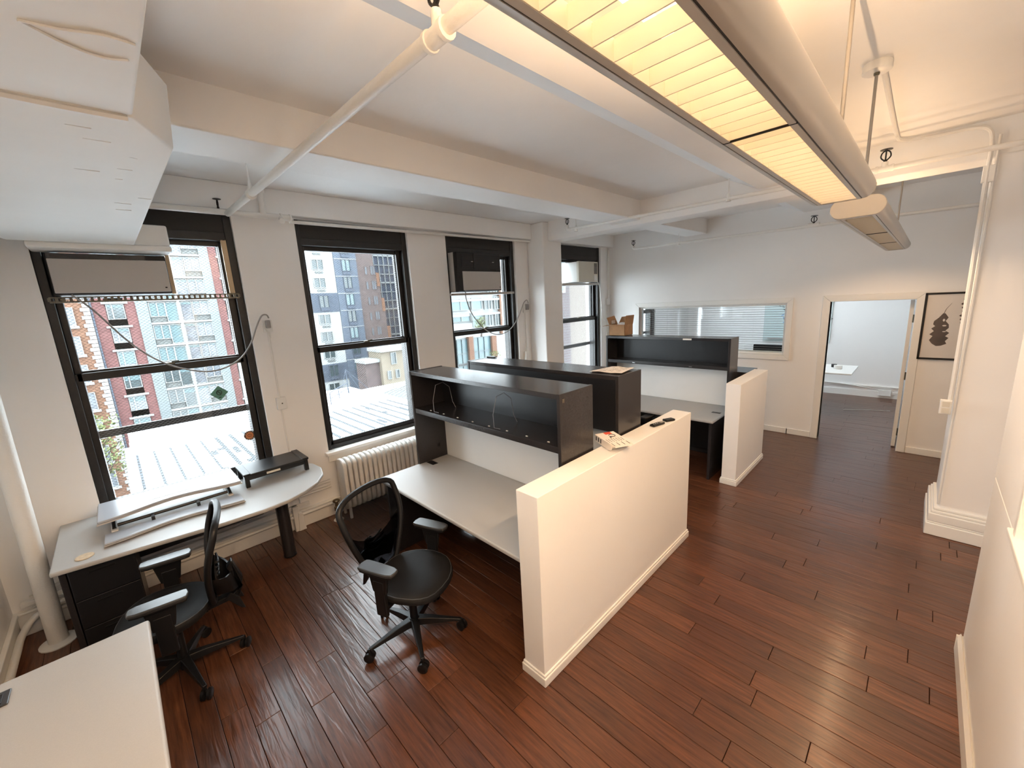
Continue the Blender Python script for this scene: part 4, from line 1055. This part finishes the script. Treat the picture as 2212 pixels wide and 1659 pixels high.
part('screw', MB().lathe((0, 0, 0), [(.007, 0), (.006, .004)], 10).xf(Matrix.Translation((-4.36, 1.085, 1.34)) @ Matrix.Rotation(PI / 2, 4, 'Y')), steel, t)
for k in range(5): part('cable_tie', MB().tube([(-4.385, 1.035 + k * .008, 2.10 - k * .014), (-4.37, 1.09, 2.03 - k * .012)], .002, 5), wcable, t)
t = ac3
part('power_cord', MB().tube(smooth_path([(-4.24, 3.38, 2.37), (-4.26, 3.40, 2.25), (-4.30, 3.52, 2.05), (-4.33, 3.72, 1.86), (-4.35, 3.92, 1.76), (-4.36, 4.10, 1.74), (-4.36, 4.28, 1.80), (-4.36, 4.42, 1.92), (-4.36, 4.52, 2.06), (-4.35, 4.58, 2.17), (-4.34, 4.64, 2.21), (-4.35, 4.68, 2.16)]), .0065, 8), cable, t, smooth=True)
part('plug', MB().box(-4.39, -4.34, 4.64, 4.69, 2.06, 2.15), cable, t, bevel=.008)
t = thing('wall_outlet', (-4.39, 4.64, 2.1), 'white outlet with cable drop beside the column at the third window', 'outlet')
part('outlet_box', MB().box(-4.398, -4.375, 4.60, 4.70, 2.02, 2.14), white, t, bevel=.004)
part('conduit', MB().tube([(-4.385, 4.64, 2.02), (-4.385, 4.64, 1.42)], .006, 8), pipep, t, smooth=True)
part('junction_box', MB().box(-4.398, -4.35, 4.58, 4.69, 1.28, 1.42), white, t, bevel=.004)
t = thing('wall_outlet', (-4.39, 6.98, 2.1), 'white outlet with conduits in the far corner above the cardboard box', 'outlet')
part('outlet_box', MB().box(-4.398, -4.36, 6.93, 7.04, 2.04, 2.16), white, t, bevel=.004)
part('conduit', MB().tube([(-4.385, 6.95, 2.04), (-4.385, 6.95, .3)], .007, 8).tube([(-4.385, 7.02, 2.04), (-4.385, 7.02, .3)], .007, 8), pipep, t, smooth=True)
part('conduit', MB().tube([(-4.385, 7.0, 2.16), (-4.385, 7.0, 3.1)], .006, 8), pipep, t, smooth=True)
t = ac4
part('power_cord', MB().tube(smooth_path([(-4.27, 6.45, 2.48), (-4.33, 6.62, 2.40), (-4.36, 6.72, 2.1), (-4.36, 6.75, 1.85), (-4.35, 6.85, 1.72), (-4.35, 6.92, 1.68), (-4.36, 6.93, 1.80), (-4.37, 6.95, 2.06)]), .005, 8), wcable, t, smooth=True)

# stickers on the first window
t = thing('diamond_sticker', (-4.489, .62, 1.52), 'green diamond shaped sticker on the lower pane of the first window', 'sticker')
def onp(y_, z_): return (y_, z_)
part('film', MB().prism([(.62, 1.59), (.69, 1.52), (.62, 1.45), (.55, 1.52)], -4.490, -4.489, axis=0), teal, t)
part('emblem', MB().tube([(-4.488, .62 + .02 * math.cos(a), 1.525 + .02 * math.sin(a)) for a in [k * PI / 6 for k in range(13)]], .003, 5).tube([(-4.488, .58, 1.497), (-4.488, .66, 1.497)], .0012, 5).tube([(-4.488, .61, 1.548), (-4.488, .63, 1.502)], .002, 5).tube([(-4.488, .605, 1.53), (-4.488, .637, 1.52)], .002, 5).tube([(-4.488, .61, 1.48), (-4.488, .63, 1.48)], .004, 5), ink, t)
t = thing('round_sticker', (-4.489, .78, 1.08), 'round orange and brown sticker near the corner of the first window lower pane', 'sticker')
cy_, cz_ = .79, 1.065
def disc(r, x): return MB().prism([(cy_ + r * math.cos(k * PI / 14), cz_ + r * math.sin(k * PI / 14)) for k in range(28)], x, x + .0006, axis=0)
part('outer_disc', disc(.048, -4.4905), brownink, t)
lt = MB()
for k in range(14):
    if k in (0, 7): continue
    a = k * 2 * PI / 14; lt.box(-4.4892, -4.4888, cy_ + .041 * math.cos(a) - .004, cy_ + .041 * math.cos(a) + .004, cz_ + .041 * math.sin(a) - .003, cz_ + .041 * math.sin(a) + .003)
part('ring_lettering', lt, paper, t)
part('inner_disc', disc(.032, -4.4898), ornge, t)
part('emblem', MB().tube([(-4.4885, cy_ + .016 * math.cos(a), cz_ + .016 * math.sin(a)) for a in [k * PI / 6 for k in range(13)]], .002, 5).tube([(-4.4885, cy_ - .008, cz_ + .01), (-4.4885, cy_ + .008, cz_ + .004), (-4.4885, cy_ - .006, cz_ - .01), (-4.4885, cy_ + .008, cz_ - .01)], .002, 5), brownink, t)

# ================================================================= framed leaf picture
t = thing('framed_picture', (0.17, YB - .03, 1.6), 'black framed botanical print of dark leaves on the back wall right of the door', 'picture')
px0, px1, pz0, pz1 = -0.02, 0.62, 1.235, 2.035
fm = MB().box(px0, px1, YB - .03, YB - .003, pz0, pz0 + .022).box(px0, px1, YB - .03, YB - .003, pz1 - .022, pz1).box(px0, px0 + .022, YB - .03, YB - .003, pz0, pz1).box(px1 - .022, px1, YB - .03, YB - .003, pz0, pz1)
part('frame', fm, blackp, t, bevel=.002)
part('print_sheet', MB().box(px0 + .02, px1 - .02, YB - .016, YB - .012, pz0 + .02, pz1 - .02), paper, t)
leafd = mat('dark_leaf_print', (0.07, 0.045, 0.035), 0.7, noise=0.4, nscale=14)
Lp = [(.13, 1.40), (.17, 1.405), (.215, 1.43), (.20, 1.46), (.225, 1.50), (.195, 1.52), (.225, 1.56), (.19, 1.585), (.215, 1.62), (.21, 1.66), (.18, 1.70), (.20, 1.74), (.17, 1.79), (.15, 1.79), (.12, 1.74), (.085, 1.70), (.08, 1.66), (.10, 1.64), (.07, 1.61), (.095, 1.58), (.06, 1.54), (.09, 1.52), (.065, 1.47), (.09, 1.43)]
part('leaf_print', MB().prism(Lp, YB - .0165, YB - .016, axis=1), leafd, t)
part('leaf_stem', MB().tube([(.155, YB - .017, 1.78), (.17, YB - .017, 1.84), (.21, YB - .017, 1.91)], [.003, .002, .001], 6), leafd, t)
hol = MB()
for (a, b, r1, r2) in ((.165, 1.71, .010, .016), (.175, 1.645, .018, .008), (.18, 1.575, .016, .006)):
    hol.prism([(a + r1 * math.cos(k * PI / 6), b + r2 * math.sin(k * PI / 6)) for k in range(12)], YB - .0172, YB - .0168, axis=1)
part('leaf_hole', hol, paper, t)
fe = MB()
for k in range(7):
    z = 1.62 + k * .045; fe.prism([(.36, z), (.30 - .01 * k % .03, z + .05), (.295, z + .065), (.32, z + .055), (.36, z + .02)], YB - .0168, YB - .0162, axis=1)
fe.tube([(.36, YB - .0165, 1.45), (.36, YB - .0165, 1.95)], .003, 5)
part('leaf_print', fe, leafd, t)
part('glazing', MB().box(px0 + .02, px1 - .02, YB - .023, YB - .022, pz0 + .02, pz1 - .02), clear_glass('picture_glass', (.98, .98, .98), .03), t)

# ================================================================= far room
t = thing('far_table', (-1.1, 8.98, 0), 'white folding table seen through the doorway of the back wall', 'table')
part('tabletop', MB().prism([(-2.3, 8.50), (-.745, 8.50), (-.745, 9.42), (-2.3, 9.42)], .715, .74), white, t, bevel=.006)
for (x, y) in ((-1.45, 8.6), (-1.45, 9.3), (-2.2, 8.6), (-2.2, 9.3)): part('leg', MB().tube([(x, y, 0), (x, y, .715)], .02, 8), white, t)
t = thing('tape_roll', (-.98, 8.95, .74), 'white cylindrical dispenser with a dark wrap on the far white table', 'dispenser')
part('body', MB().lathe((-.98, 8.95, .741), [(.055, 0), (.06, .01), (.06, .06), (.05, .065)], 20), white, t, smooth=True)
part('dark_wrap', MB().lathe((-1.04, 8.99, .741), [(.04, .02), (.042, .03), (.042, .07), (.04, .075)], 16), blackp, t, smooth=True)
t = thing('whiteboard', (-1.9, YFAR - .02, 1.5), 'whiteboard with blue and red marker scribbles on the far office wall', 'whiteboard')
part('board', MB().box(-2.5, -1.31, YFAR - .03, YFAR - .004, 1.04, 2.05), mat('pale_teal_board', (.58, .68, .68), .3), t, bevel=.003)
part('pen_tray', MB().box(-2.4, -1.9, YFAR - .08, YFAR - .03, 1.10, 1.12), acgrey, t)
random.seed(21)
sb = MB(); sr = MB()
for k in range(26):
    cx = random.choice((-1.36, -1.45, -1.95, -2.05, -2.15, -2.1)) + random.uniform(-.08, .08); cz = random.uniform(1.3, 1.95)
    P = [(cx + random.uniform(-.06, .06), YFAR - .031, cz + random.uniform(-.04, .04)) for _ in range(4)]
    (sb if k % 3 else sr).tube(smooth_path(P, 4), .004, 5)
part('scribble', sb, blueink, t); part('scribble', sr, ink, t)
t = thing('wall_outlet', (-.38, YFAR - .03, .09), 'white double outlet box low on the far office wall seen through the door', 'outlet')
part('box', MB().box(-.48, -.30, YFAR - .06, YFAR - .015, .05, .16), white, t, bevel=.004)
part('cable', MB().tube(smooth_path([(-.45, YFAR - .04, .16), (-1.0, YFAR - .035, .22), (-1.6, YFAR - .035, .24), (-2.2, YFAR - .035, .25)]), .008, 6), wcable, t, smooth=True)
tag(part('floor_cable', MB().tube(smooth_path([(-.85, 9.0, .006), (-.6, 9.15, .006), (-.25, 9.3, .006)]), .004, 6), wcable, None, smooth=True), 'thin white cable lying on the far office floor', 'cable')
t = thing('far_chair', (-2.45, 7.85, 0), 'dark chair back showing behind the lower blinds of the interior window', 'chair')
part('backrest', MB().box(-2.08, -1.62, 8.0, 8.06, .95, 1.24), blackp, t, bevel=.02, seg=3)
part('post', MB().box(-1.88, -1.82, 8.02, 8.05, .4, .95), blackp, t)
part('seat', MB().box(-2.08, -1.62, 8.05, 8.5, .40, .46), blackp, t, bevel=.02)
part('pedestal', MB().tube([(-1.85, 8.27, 0), (-1.85, 8.27, .4)], [.2, .03], 12), blackp, t)
t = thing('room_light', (-1.8, 8.8, 3.25), 'flat ceiling light of the office behind the back wall', 'ceiling light')
part('body', MB().box(-2.4, -1.2, 8.5, 9.1, 3.27, 3.318), white, t)
part('diffuser', MB().box(-2.35, -1.25, 8.55, 9.05, 3.262, 3.27), mat('cool_diffuser', (1, 1, 1), .5, emit=(.86, .94, 1.0), estr=8.5), t)

# ================================================================= outside
KX = 70 / 22.0
def Y(v): return v * KX
def Z(v): return 2.2 + (v - 2.2) * KX
XA = -70.0
def far_window(parent, y0, y1, z0, z1, gl, fr=winfr, mull=(), rail=None, x=XA, blind=None, d=.25):
    e = .07
    m = MB().box(x, x + d, y0 - e, y1 + e, z0 - e, z0).box(x, x + d, y0 - e, y1 + e, z1, z1 + e).box(x, x + d, y0 - e, y0, z0, z1).box(x, x + d, y1, y1 + e, z0, z1)
    for q in mull: yy = y0 + (y1 - y0) * q; m.box(x, x + d, yy - .05, yy + .05, z0, z1)
    f = part('window', m, fr, parent)
    part('pane', MB().box(x + .02, x + .08, y0, y1, z0, z1), gl, f)
    if blind: part('blind', MB().box(x + .081, x + .12, y0, y1, z1 - (z1 - z0) * blind, z1), teal_gl, f)
bA = thing('apartment_building', (XA, 5, -25), 'brick and glass apartment block with red piers filling the first window', 'building')
zt, zb_ = Z(6.5), Z(-7)
part('glass_bay_wall', MB().box(XA - 3, XA - .3, Y(-.34), Y(4.9), zb_, zt), conc_g, bA)
part('grey_pier', MB().box(XA - .3, XA + .35, Y(-.340), Y(-.286), zb_, zt), brick_gr, bA)
part('red_pier', MB().box(XA - .3, XA + .1, Y(-.286), Y(.068), zb_, zt), brick_red, bA)
part('red_pier', MB().box(XA - .3, XA + .1, Y(.611), Y(.927), zb_, zt), brick_red, bA)
part('red_pier', MB().box(XA - .3, XA + .1, Y(3.606), Y(3.90), zb_, zt), brick_red, bA)
part('pale_pier', MB().box(XA - .3, XA + .25, Y(.927), Y(1.29), zb_, zt), conc_g, bA)
part('mullion_pier', MB().box(XA - .3, XA + .3, Y(2.215), Y(2.30), zb_, zt), conc_w, bA)
part('pale_pier', MB().box(XA - .3, XA + .25, Y(3.275), Y(3.606), zb_, zt), conc_g, bA)
random.seed(3)
for k in range(-4, 9):
    s = 2.058 - .905 * k
    part('spandrel', MB().box(XA - .3, XA - .05, Y(.068), Y(.611), Z(s - .9), Z(s + .28)), spand, bA)
    part('sill', MB().box(XA - .1, XA + .4, Y(-.02), Y(.72), Z(s - .04), Z(s + .03)), conc_w, bA)
    far_window(bA, Y(.11), Y(.57), Z(s + .30), Z(s + .82), dark_gl if k % 3 else green_gl, mull=(.3,), x=XA - .05, blind=random.choice((.2, .35, .45, .9)))
    part('sill', MB().box(XA - .1, XA + .35, Y(1.29), Y(3.28), Z(s + .0), Z(s + .075)), conc_w, bA)
    part('spandrel', MB().box(XA - .2, XA - .02, Y(1.31), Y(1.80), Z(s + .08), Z(s + .29)), spand, bA)
    far_window(bA, Y(1.33), Y(1.80), Z(s + .32), Z(s + .85), teal_gl if k < 3 or k == 6 else green_gl, mull=(.5,), x=XA - .05)
    far_window(bA, Y(1.84), Y(2.19), Z(s + .11), Z(s + .85), teal_gl if k < 3 or k == 6 else green_gl, x=XA - .05, blind=None if k < 3 else .25)
    far_window(bA, Y(2.33), Y(2.68), Z(s + .11), Z(s + .85), dark_gl, x=XA - .05, blind=.12)
    far_window(bA, Y(2.74), Y(3.25), Z(s + .32), Z(s + .85), dark_gl, mull=(.5,), x=XA - .05, blind=.1)
    part('spandrel', MB().box(XA - .2, XA - .02, Y(2.72), Y(3.27), Z(s + .08), Z(s + .29)), spand, bA)
    part('sill', MB().box(XA - .1, XA + .4, Y(3.86), Y(4.5), Z(s - .04), Z(s + .03)), conc_w, bA)
    far_window(bA, Y(3.96), Y(4.4), Z(s + .30), Z(s + .82), green_gl, mull=(.3,), x=XA - .05)

bQ = thing('quoined_building', (XA + 2, -4, -25), 'orange brick house with white stone quoins at the left of the first window', 'building')
part('wall', MB().box(XA - 2, XA + .5, Y(-3.2), Y(-.349), zb_, Z(6)), brick_or, bQ)
z = Z(-5); k = 0
while z < Z(4.5):
    part('quoin', MB().box(XA + .4, XA + .62, Y(-.53 if k % 2 else -.60), Y(-.352), z, z + .40), conc_w, bQ); z += .47; k += 1
for k in range(-2, 7):
    s = 2.2 - 1.05 * k
    far_window(bQ, Y(-1.15), Y(-.80), Z(s), Z(s + .62), mat('violet_glazing%d' % (k + 2), (.16, .16, .26), .2) if False else dark_gl, mull=(), x=XA + .5)
    part('window_sill', MB().box(XA + .4, XA + .8, Y(-1.2), Y(-.72), Z(s - .12), Z(s - .03)), conc_w, bQ)

# blocks seen through the second window
bB = thing('white_tower', (XA, 26, -25), 'white and slate tower with small paired windows seen through the second window', 'building')
part('white_wall', MB().box(XA - 4, XA, Y(6.2), Y(8.93), zb_, Z(9)), conc_w, bB)
part('slate_wall', MB().box(XA - 4, XA + .2, Y(8.93), Y(10.14), zb_, Z(9)), brick_gr, bB)
for (a, b) in ((3.136, 2.171), (-.547, -1.456)):
    part('slate_band', MB().box(XA - .2, XA + .12, Y(6.2), Y(8.93), Z(b), Z(a)), brick_dk, bB)
for s in (6.61, 5.70, 4.79, 3.885, 2.045, 1.15, .25, -1.60):
    for yy in (7.82, 6.75):
        far_window(bB, Y(yy), Y(yy + .53), Z(s - .46), Z(s), green_gl, mull=(.5,), x=XA + .0)
        part('vent_grille', MB().box(XA, XA + .15, Y(yy + .12), Y(yy + .50), Z(s - .66), Z(s - .58)), spand, bB)
for s in (3.0, -.62):
    far_window(bB, Y(7.95), Y(8.38), Z(s - .58), Z(s), green_gl, fr=brick_dk, mull=(.5,), x=XA + .1)
    part('balcony_rail', MB().box(XA + .1, XA + .3, Y(7.95), Y(8.38), Z(s - .75), Z(s - .60)), brick_dk, bB)
for k in range(9):
    s = 6.60 - .887 * k
    far_window(bB, Y(9.32), Y(9.73), Z(s - .56), Z(s), green_gl if k % 2 else teal_gl, fr=brick_dk, mull=(.5,), x=XA + .2)
    part('balcony_rail', MB().box(XA + .2, XA + .42, Y(9.32), Y(9.73), Z(s - .76), Z(s - .60)), brick_dk, bB)
    part('floor_line', MB().box(XA + .1, XA + .26, Y(8.93), Y(10.14), Z(s + .03), Z(s + .06)), conc_w, bB)

bC = thing('brown_brick_building', (XA + 1, 34, -25), 'brown brick building with stepped edge behind the second window', 'building')
for (yr, z0, z1) in ((11.15, 4.2, 9), (11.42, 2.8, 4.2), (11.58, 1.2, 2.8), (11.75, -6, 1.2)):
    part('wall', MB().box(XA - 3, XA - .2, Y(10.14), Y(yr), Z(z0), Z(z1)), brick_br, bC)
    part('orange_corner', MB().box(XA - 2.9, XA - .1, Y(yr - .17), Y(yr), Z(z1 - .75), Z(z1)), brick_or, bC)
for s in (4.55, 3.75, 2.9, 2.05, 1.2, .4):
    far_window(bC, Y(10.95), Y(11.18), Z(s - .45), Z(s), dark_gl, fr=brick_br, mull=(.5,), x=XA - .2, d=.12)
    far_window(bC, Y(10.62), Y(10.72), Z(s - .45), Z(s - .05), dark_gl, fr=brick_br, x=XA - .2, d=.12)
bD = thing('scaffolded_building', (XA - 2, 38, -25), 'building wrapped in blue netting and white scaffold bars at the right of the second window', 'building')
part('netting', MB().box(XA - 6, XA - 4, Y(10.6), Y(14.3), zb_, Z(8.5)), scaf, bD)
random.seed(9)
for k in range(16):
    z = Z(-1 + k * .52)
    part('scaffold_bar', MB().box(XA - 3.9, XA - 3.7, Y(11.2), Y(14.3), z, z + (.28 if k % 3 == 0 else .12)), winfr, bD)
for k in range(9):
    yy = Y(11.4 + k * .32); part('scaffold_post', MB().box(XA - 3.9, XA - 3.7, yy, yy + .12, Z(-3), Z(8)), winfr, bD)

# yellow house and roofs, second window
bE = thing('yellow_house', (-57, 31, -20), 'pale yellow stucco house above the white roofs in the second window', 'building')
XE = -57.0; ke = 57 / 18.0
def YE(v): return v * ke
def ZE(v): return 2.2 + (v - 2.2) * ke
part('wall', MB().box(XE - 4, XE, YE(8.95), YE(11.5), -16, ZE(.25)), yelst, bE)
part('cornice', MB().box(XE - 4, XE + .6, YE(8.88), YE(11.5), ZE(.18), ZE(.34)), conc_w, bE)
far_window(bE, YE(9.45), YE(9.68), ZE(-.45), ZE(.08), green_gl, x=XE, rail=1)
far_window(bE, YE(9.2), YE(9.40), ZE(-1.15), ZE(-.78), green_gl, x=XE)
far_window(bE, YE(9.62), YE(9.78), ZE(-1.15), ZE(-.78), green_gl, x=XE)
part('side_house', MB().box(XE - 4, XE - .8, YE(8.25), YE(8.95), -16, ZE(-.30)), brick_br, bE)
part('side_cornice', MB().box(XE - 4, XE - .5, YE(8.2), YE(8.97), ZE(-.30), ZE(-.15)), conc_w, bE)

rf = thing('white_roof', (-28, 15, -9), 'low white membrane roof with seams and parapets just below the windows', 'roof')
part('roof_deck', MB().box(-48, -9.5, -.4, 30, -9.5, -7.45), roofm, rf)
part('parapet', MB().box(-48.4, -47.6, -.4, 19.2, -9, -6.9), roofm, rf)
part('parapet', MB().box(-48.4, -42, 19.2, 19.6, -9, -6.9), roofm, rf)
part('cross_parapet', MB().box(-41.2, -40.5, -.4, 9.0, -8, -6.7), roofm, rf)
part('side_parapet', MB().box(-41, -9.6, -.7, -.3, -9, -7.0), roofm, rf)
part('dark_hatch', MB().box(-12.6, -11.4, .55, 1.45, -7.5, -6.9), roofseam, rf)
seam = MB(); random.seed(2)
for k in range(26):
    y0 = -.2 + k * .95; seam.box(-40, -10, y0, y0 + (.14 if y0 < 4 else .26), -7.46, -7.43)
part('roof_seam', seam, roofseam, rf)
pat = MB()
for k in range(60):
    x = random.uniform(-40, -14); yy = random.uniform(3, 24); l = random.uniform(.5, 2.5); pat.box(x, x + l, yy, yy + .34, -7.45, -7.42)
part('roof_patch', pat, roofseam, rf)
rail = thing('roof_railing', (-44, 17, -7.4), 'thin dark pipe railing at the edge of the white roof in the second window', 'railing')
rl = MB()
for (xa, ya) in ((-43.2, 15.3), (-45.5, 17.1), (-47.2, 18.9)): rl.tube([(xa, ya, -7.45), (xa, ya, -6.2)], .05, 6)
part('post', rl, brick_dk, rail)
part('rail', MB().tube([(-43.2, 15.3, -6.2), (-45.5, 17.1, -6.2), (-47.2, 18.9, -6.2)], .05, 6).tube([(-43.2, 15.3, -6.8), (-47.2, 18.9, -6.8)], .04, 6), brick_dk, rail)
an = thing('roof_antenna', (-47.5, 19.0, -7.4), 'guyed steel mast standing on the white roof edge', 'antenna')
part('mast', MB().tube([(-47.5, 19.0, -7.4), (-47.5, 19.0, -4.6)], .06, 6), brick_dk, an)
part('guy_wire', MB().tube([(-47.5, 19.0, -4.6), (-46.5, 21.2, -7.4)], .025, 4).tube([(-47.5, 19.0, -4.6), (-47.5, 20.5, -7.4)], .025, 4).tube([(-47.5, 19.0, -4.6), (-45.5, 17.2, -7.4)], .025, 4), brick_dk, an)
lp = thing('roof_lamp_post', (-42.6, 22.3, -7.4), 'slender pole on the white roof in front of the yellow house', 'pole')
part('pole', MB().tube([(-42.6, 22.3, -7.4), (-42.6, 22.3, -4.4)], .06, 6), yelst, lp)
part('foot', MB().tube([(-42.6, 22.3, -7.4), (-42.6, 22.3, -7.1)], [.5, .08], 8), roofseam, lp)
sk = thing('ribbed_skylight', (-39, 22.5, -7.4), 'ribbed metal hip skylight at the right of the white roof', 'skylight')
part('curb', MB().box(-41.9, -35.5, 20.1, 26, -7.45, -7.0), roofm, sk)
part('hip_glazing', MB().add([(-41.7, 20.3, -7.0), (-35.7, 20.3, -7.0), (-35.7, 26, -7.0), (-41.7, 26, -7.0), (-39, 23.6, -5.9), (-38.4, 23.6, -5.9)], [(0, 1, 5, 4), (1, 2, 5), (2, 3, 4, 5), (3, 0, 4)]), spand, sk)
for k in range(8):
    x = -41.4 + k * .78; part('rib', MB().tube([(x, 20.3, -6.98), (x * .55 - 38.7 * .45, 22.6, -6.2)], .05, 5), conc_w, sk)

# third window: white concrete loft block
bF = thing('loft_building', (-60, 50, -25), 'white concrete loft block with brick piers and big teal factory windows in the third window', 'building')
XF = -60.0
part('wall', MB().box(XF - 6, XF - .3, 38, 62, -20, 16), conc_w, bF)
for z0 in (9.0, 5.9, 3.0, .3 + .0):
    part('floor_band', MB().box(XF - .3, XF + .3, 38, 62, z0 - .35, z0 + .05), conc_w, bF)
for z0 in (-2.4 + .0, .75, 3.55, 6.4):
    far_window(bF, 44.3, 48.2, z0 + .4, z0 + 2.4, teal_gl, mull=(.5,), x=XF)
    far_window(bF, 48.9, 51.3, z0 + .4, z0 + 2.4, teal_gl, x=XF)
    far_window(bF, 52.1, 53.7, z0 + .3, z0 + 2.3, green_gl, mull=(.6,), x=XF)
    far_window(bF, 54.7, 55.9, z0 + .2, z0 + 2.5, green_gl, mull=(.5,), x=XF)
    far_window(bF, 56.6, 58.6, z0 + .2, z0 + 2.5, green_gl, mull=(.5,), x=XF)
part('brick_pier', MB().box(XF, XF + .8, 47.1, 48.2, -20, -3.6), brick_or, bF)
part('brick_pier', MB().box(XF, XF + .8, 52.9, 54.1, -20, -4.2), brick_or, bF)
part('brick_pier', MB().box(XF - .2, XF + .4, 55.9, 56.6, -4, 16), brick_or, bF)
for (a, b) in ((43.5, 47.0), (48.3, 52.8)):
    for z0 in (-8.6, -13.5): far_window(bF, a, b, z0, z0 + 4.4, teal_gl, mull=(.33, .66), fr=green_gl, x=XF + .1)
    part('transom', MB().box(XF + .1, XF + .4, a, b, -6.9, -6.75), green_gl, bF)
pn = thing('roof_bulkhead', (-56, 45, -1), 'low white rooftop bulkhead in front of the loft block', 'building')
part('wall', MB().box(-57, -55.5, 38, 45.2, -3.4, -.8), conc_w, pn)
part('chimney', MB().box(-55.6, -55.2, 44.8, 45.1, -.8, 0.6), spand, pn)
part('coping', MB().box(-57.1, -55.3, 38, 45.3, -.9, -.75), spand, pn)

# fourth window: near side wall
bG = thing('neighbour_wall', (-8.5, 12, -8), 'close beige stucco wall with a pinkish brick edge outside the fourth window', 'building')
part('brick_edge', MB().box(-8.5, -8.0, 9.3, 10.55, -9, 9), brick_pk, bG)
part('stucco_wall', MB().box(-8.5, -8.05, 10.55, 16, -9, 9), beige, bG)
far_window(bG, 9.7, 10.2, 2.45, 3.6, teal_gl, x=-7.99, d=.05)
cse = MB()
z = -4.0
crs = MB()
while z < 5:
    crs.box(-8.0, -7.985, 9.3, 10.55, z, z + .012); z += .085
part('mortar_course', crs, conc_g, bG)

# trees
def tree(x, y, z0, h, spread, n, lab, dense=True, seed=1, bare=False):
    random.seed(seed)
    t = thing('street_tree', (x, y, z0), lab, 'tree')
    br = MB().tube([(x, y, z0), (x + .2, y + .1, z0 + h * .6), (x, y, z0 + h * .95)], [.18, .10, .03], 6)
    for k in range(14):
        z = z0 + h * random.uniform(.35, .8); a = random.uniform(0, 6.28)
        br.tube([(x, y, z), (x + spread * .5 * math.cos(a), y + spread * .5 * math.sin(a), z + h * .12), (x + spread * math.cos(a), y + spread * math.sin(a), z + h * .2)], [.06, .035, .01], 5)
    part('branches', br, barkm, t)
    lf = MB()
    for k in range(n):
        a = random.uniform(0, 6.28); r = spread * random.uniform(.1, 1.1); z = z0 + h * random.uniform(.45, 1.05)
        c = Vector((x + r * math.cos(a), y + r * math.sin(a), z)); s = random.uniform(.10, .22)
        d1 = Vector((random.uniform(-1, 1), random.uniform(-1, 1), random.uniform(-1, 1))).normalized() * s; d2 = d1.cross(Vector((random.uniform(-1, 1), random.uniform(-1, 1), 1))).normalized() * s * .6
        lf.add([c - d1, c + d2, c + d1, c - d2], [(0, 1, 2, 3)])
    part('foliage', lf, leafm, t, kind='stuff')
tree(-52, -2.6, -16, 9.5, 1.8, 900, 'tree with fresh yellow green leaves in front of the quoined house', seed=4)
tree(-54, 45.8, -3.5, 3.2, .9, 260, 'small bright green tree on the terrace of the loft block', seed=5)
tree(-56, 50.5, -14, 7.0, 1.3, 320, 'young green tree in front of the teal factory windows', seed=6)
# street ground far below
struct('ground', MB().box(-140, -9, -60, 120, -26, -25.5), roofseam)
# back of our own facade and the block around it, so light comes only through the openings
struct('wall_outer', MB().box(-4.76, 5.6, 10.5, 10.7, -.3, 3.7).box(-4.76, 5.6, -1.15, -1.0, -.3, 3.7).box(-4.76, 5.6, -1.1, 10.7, 3.6, 3.75), wallp)
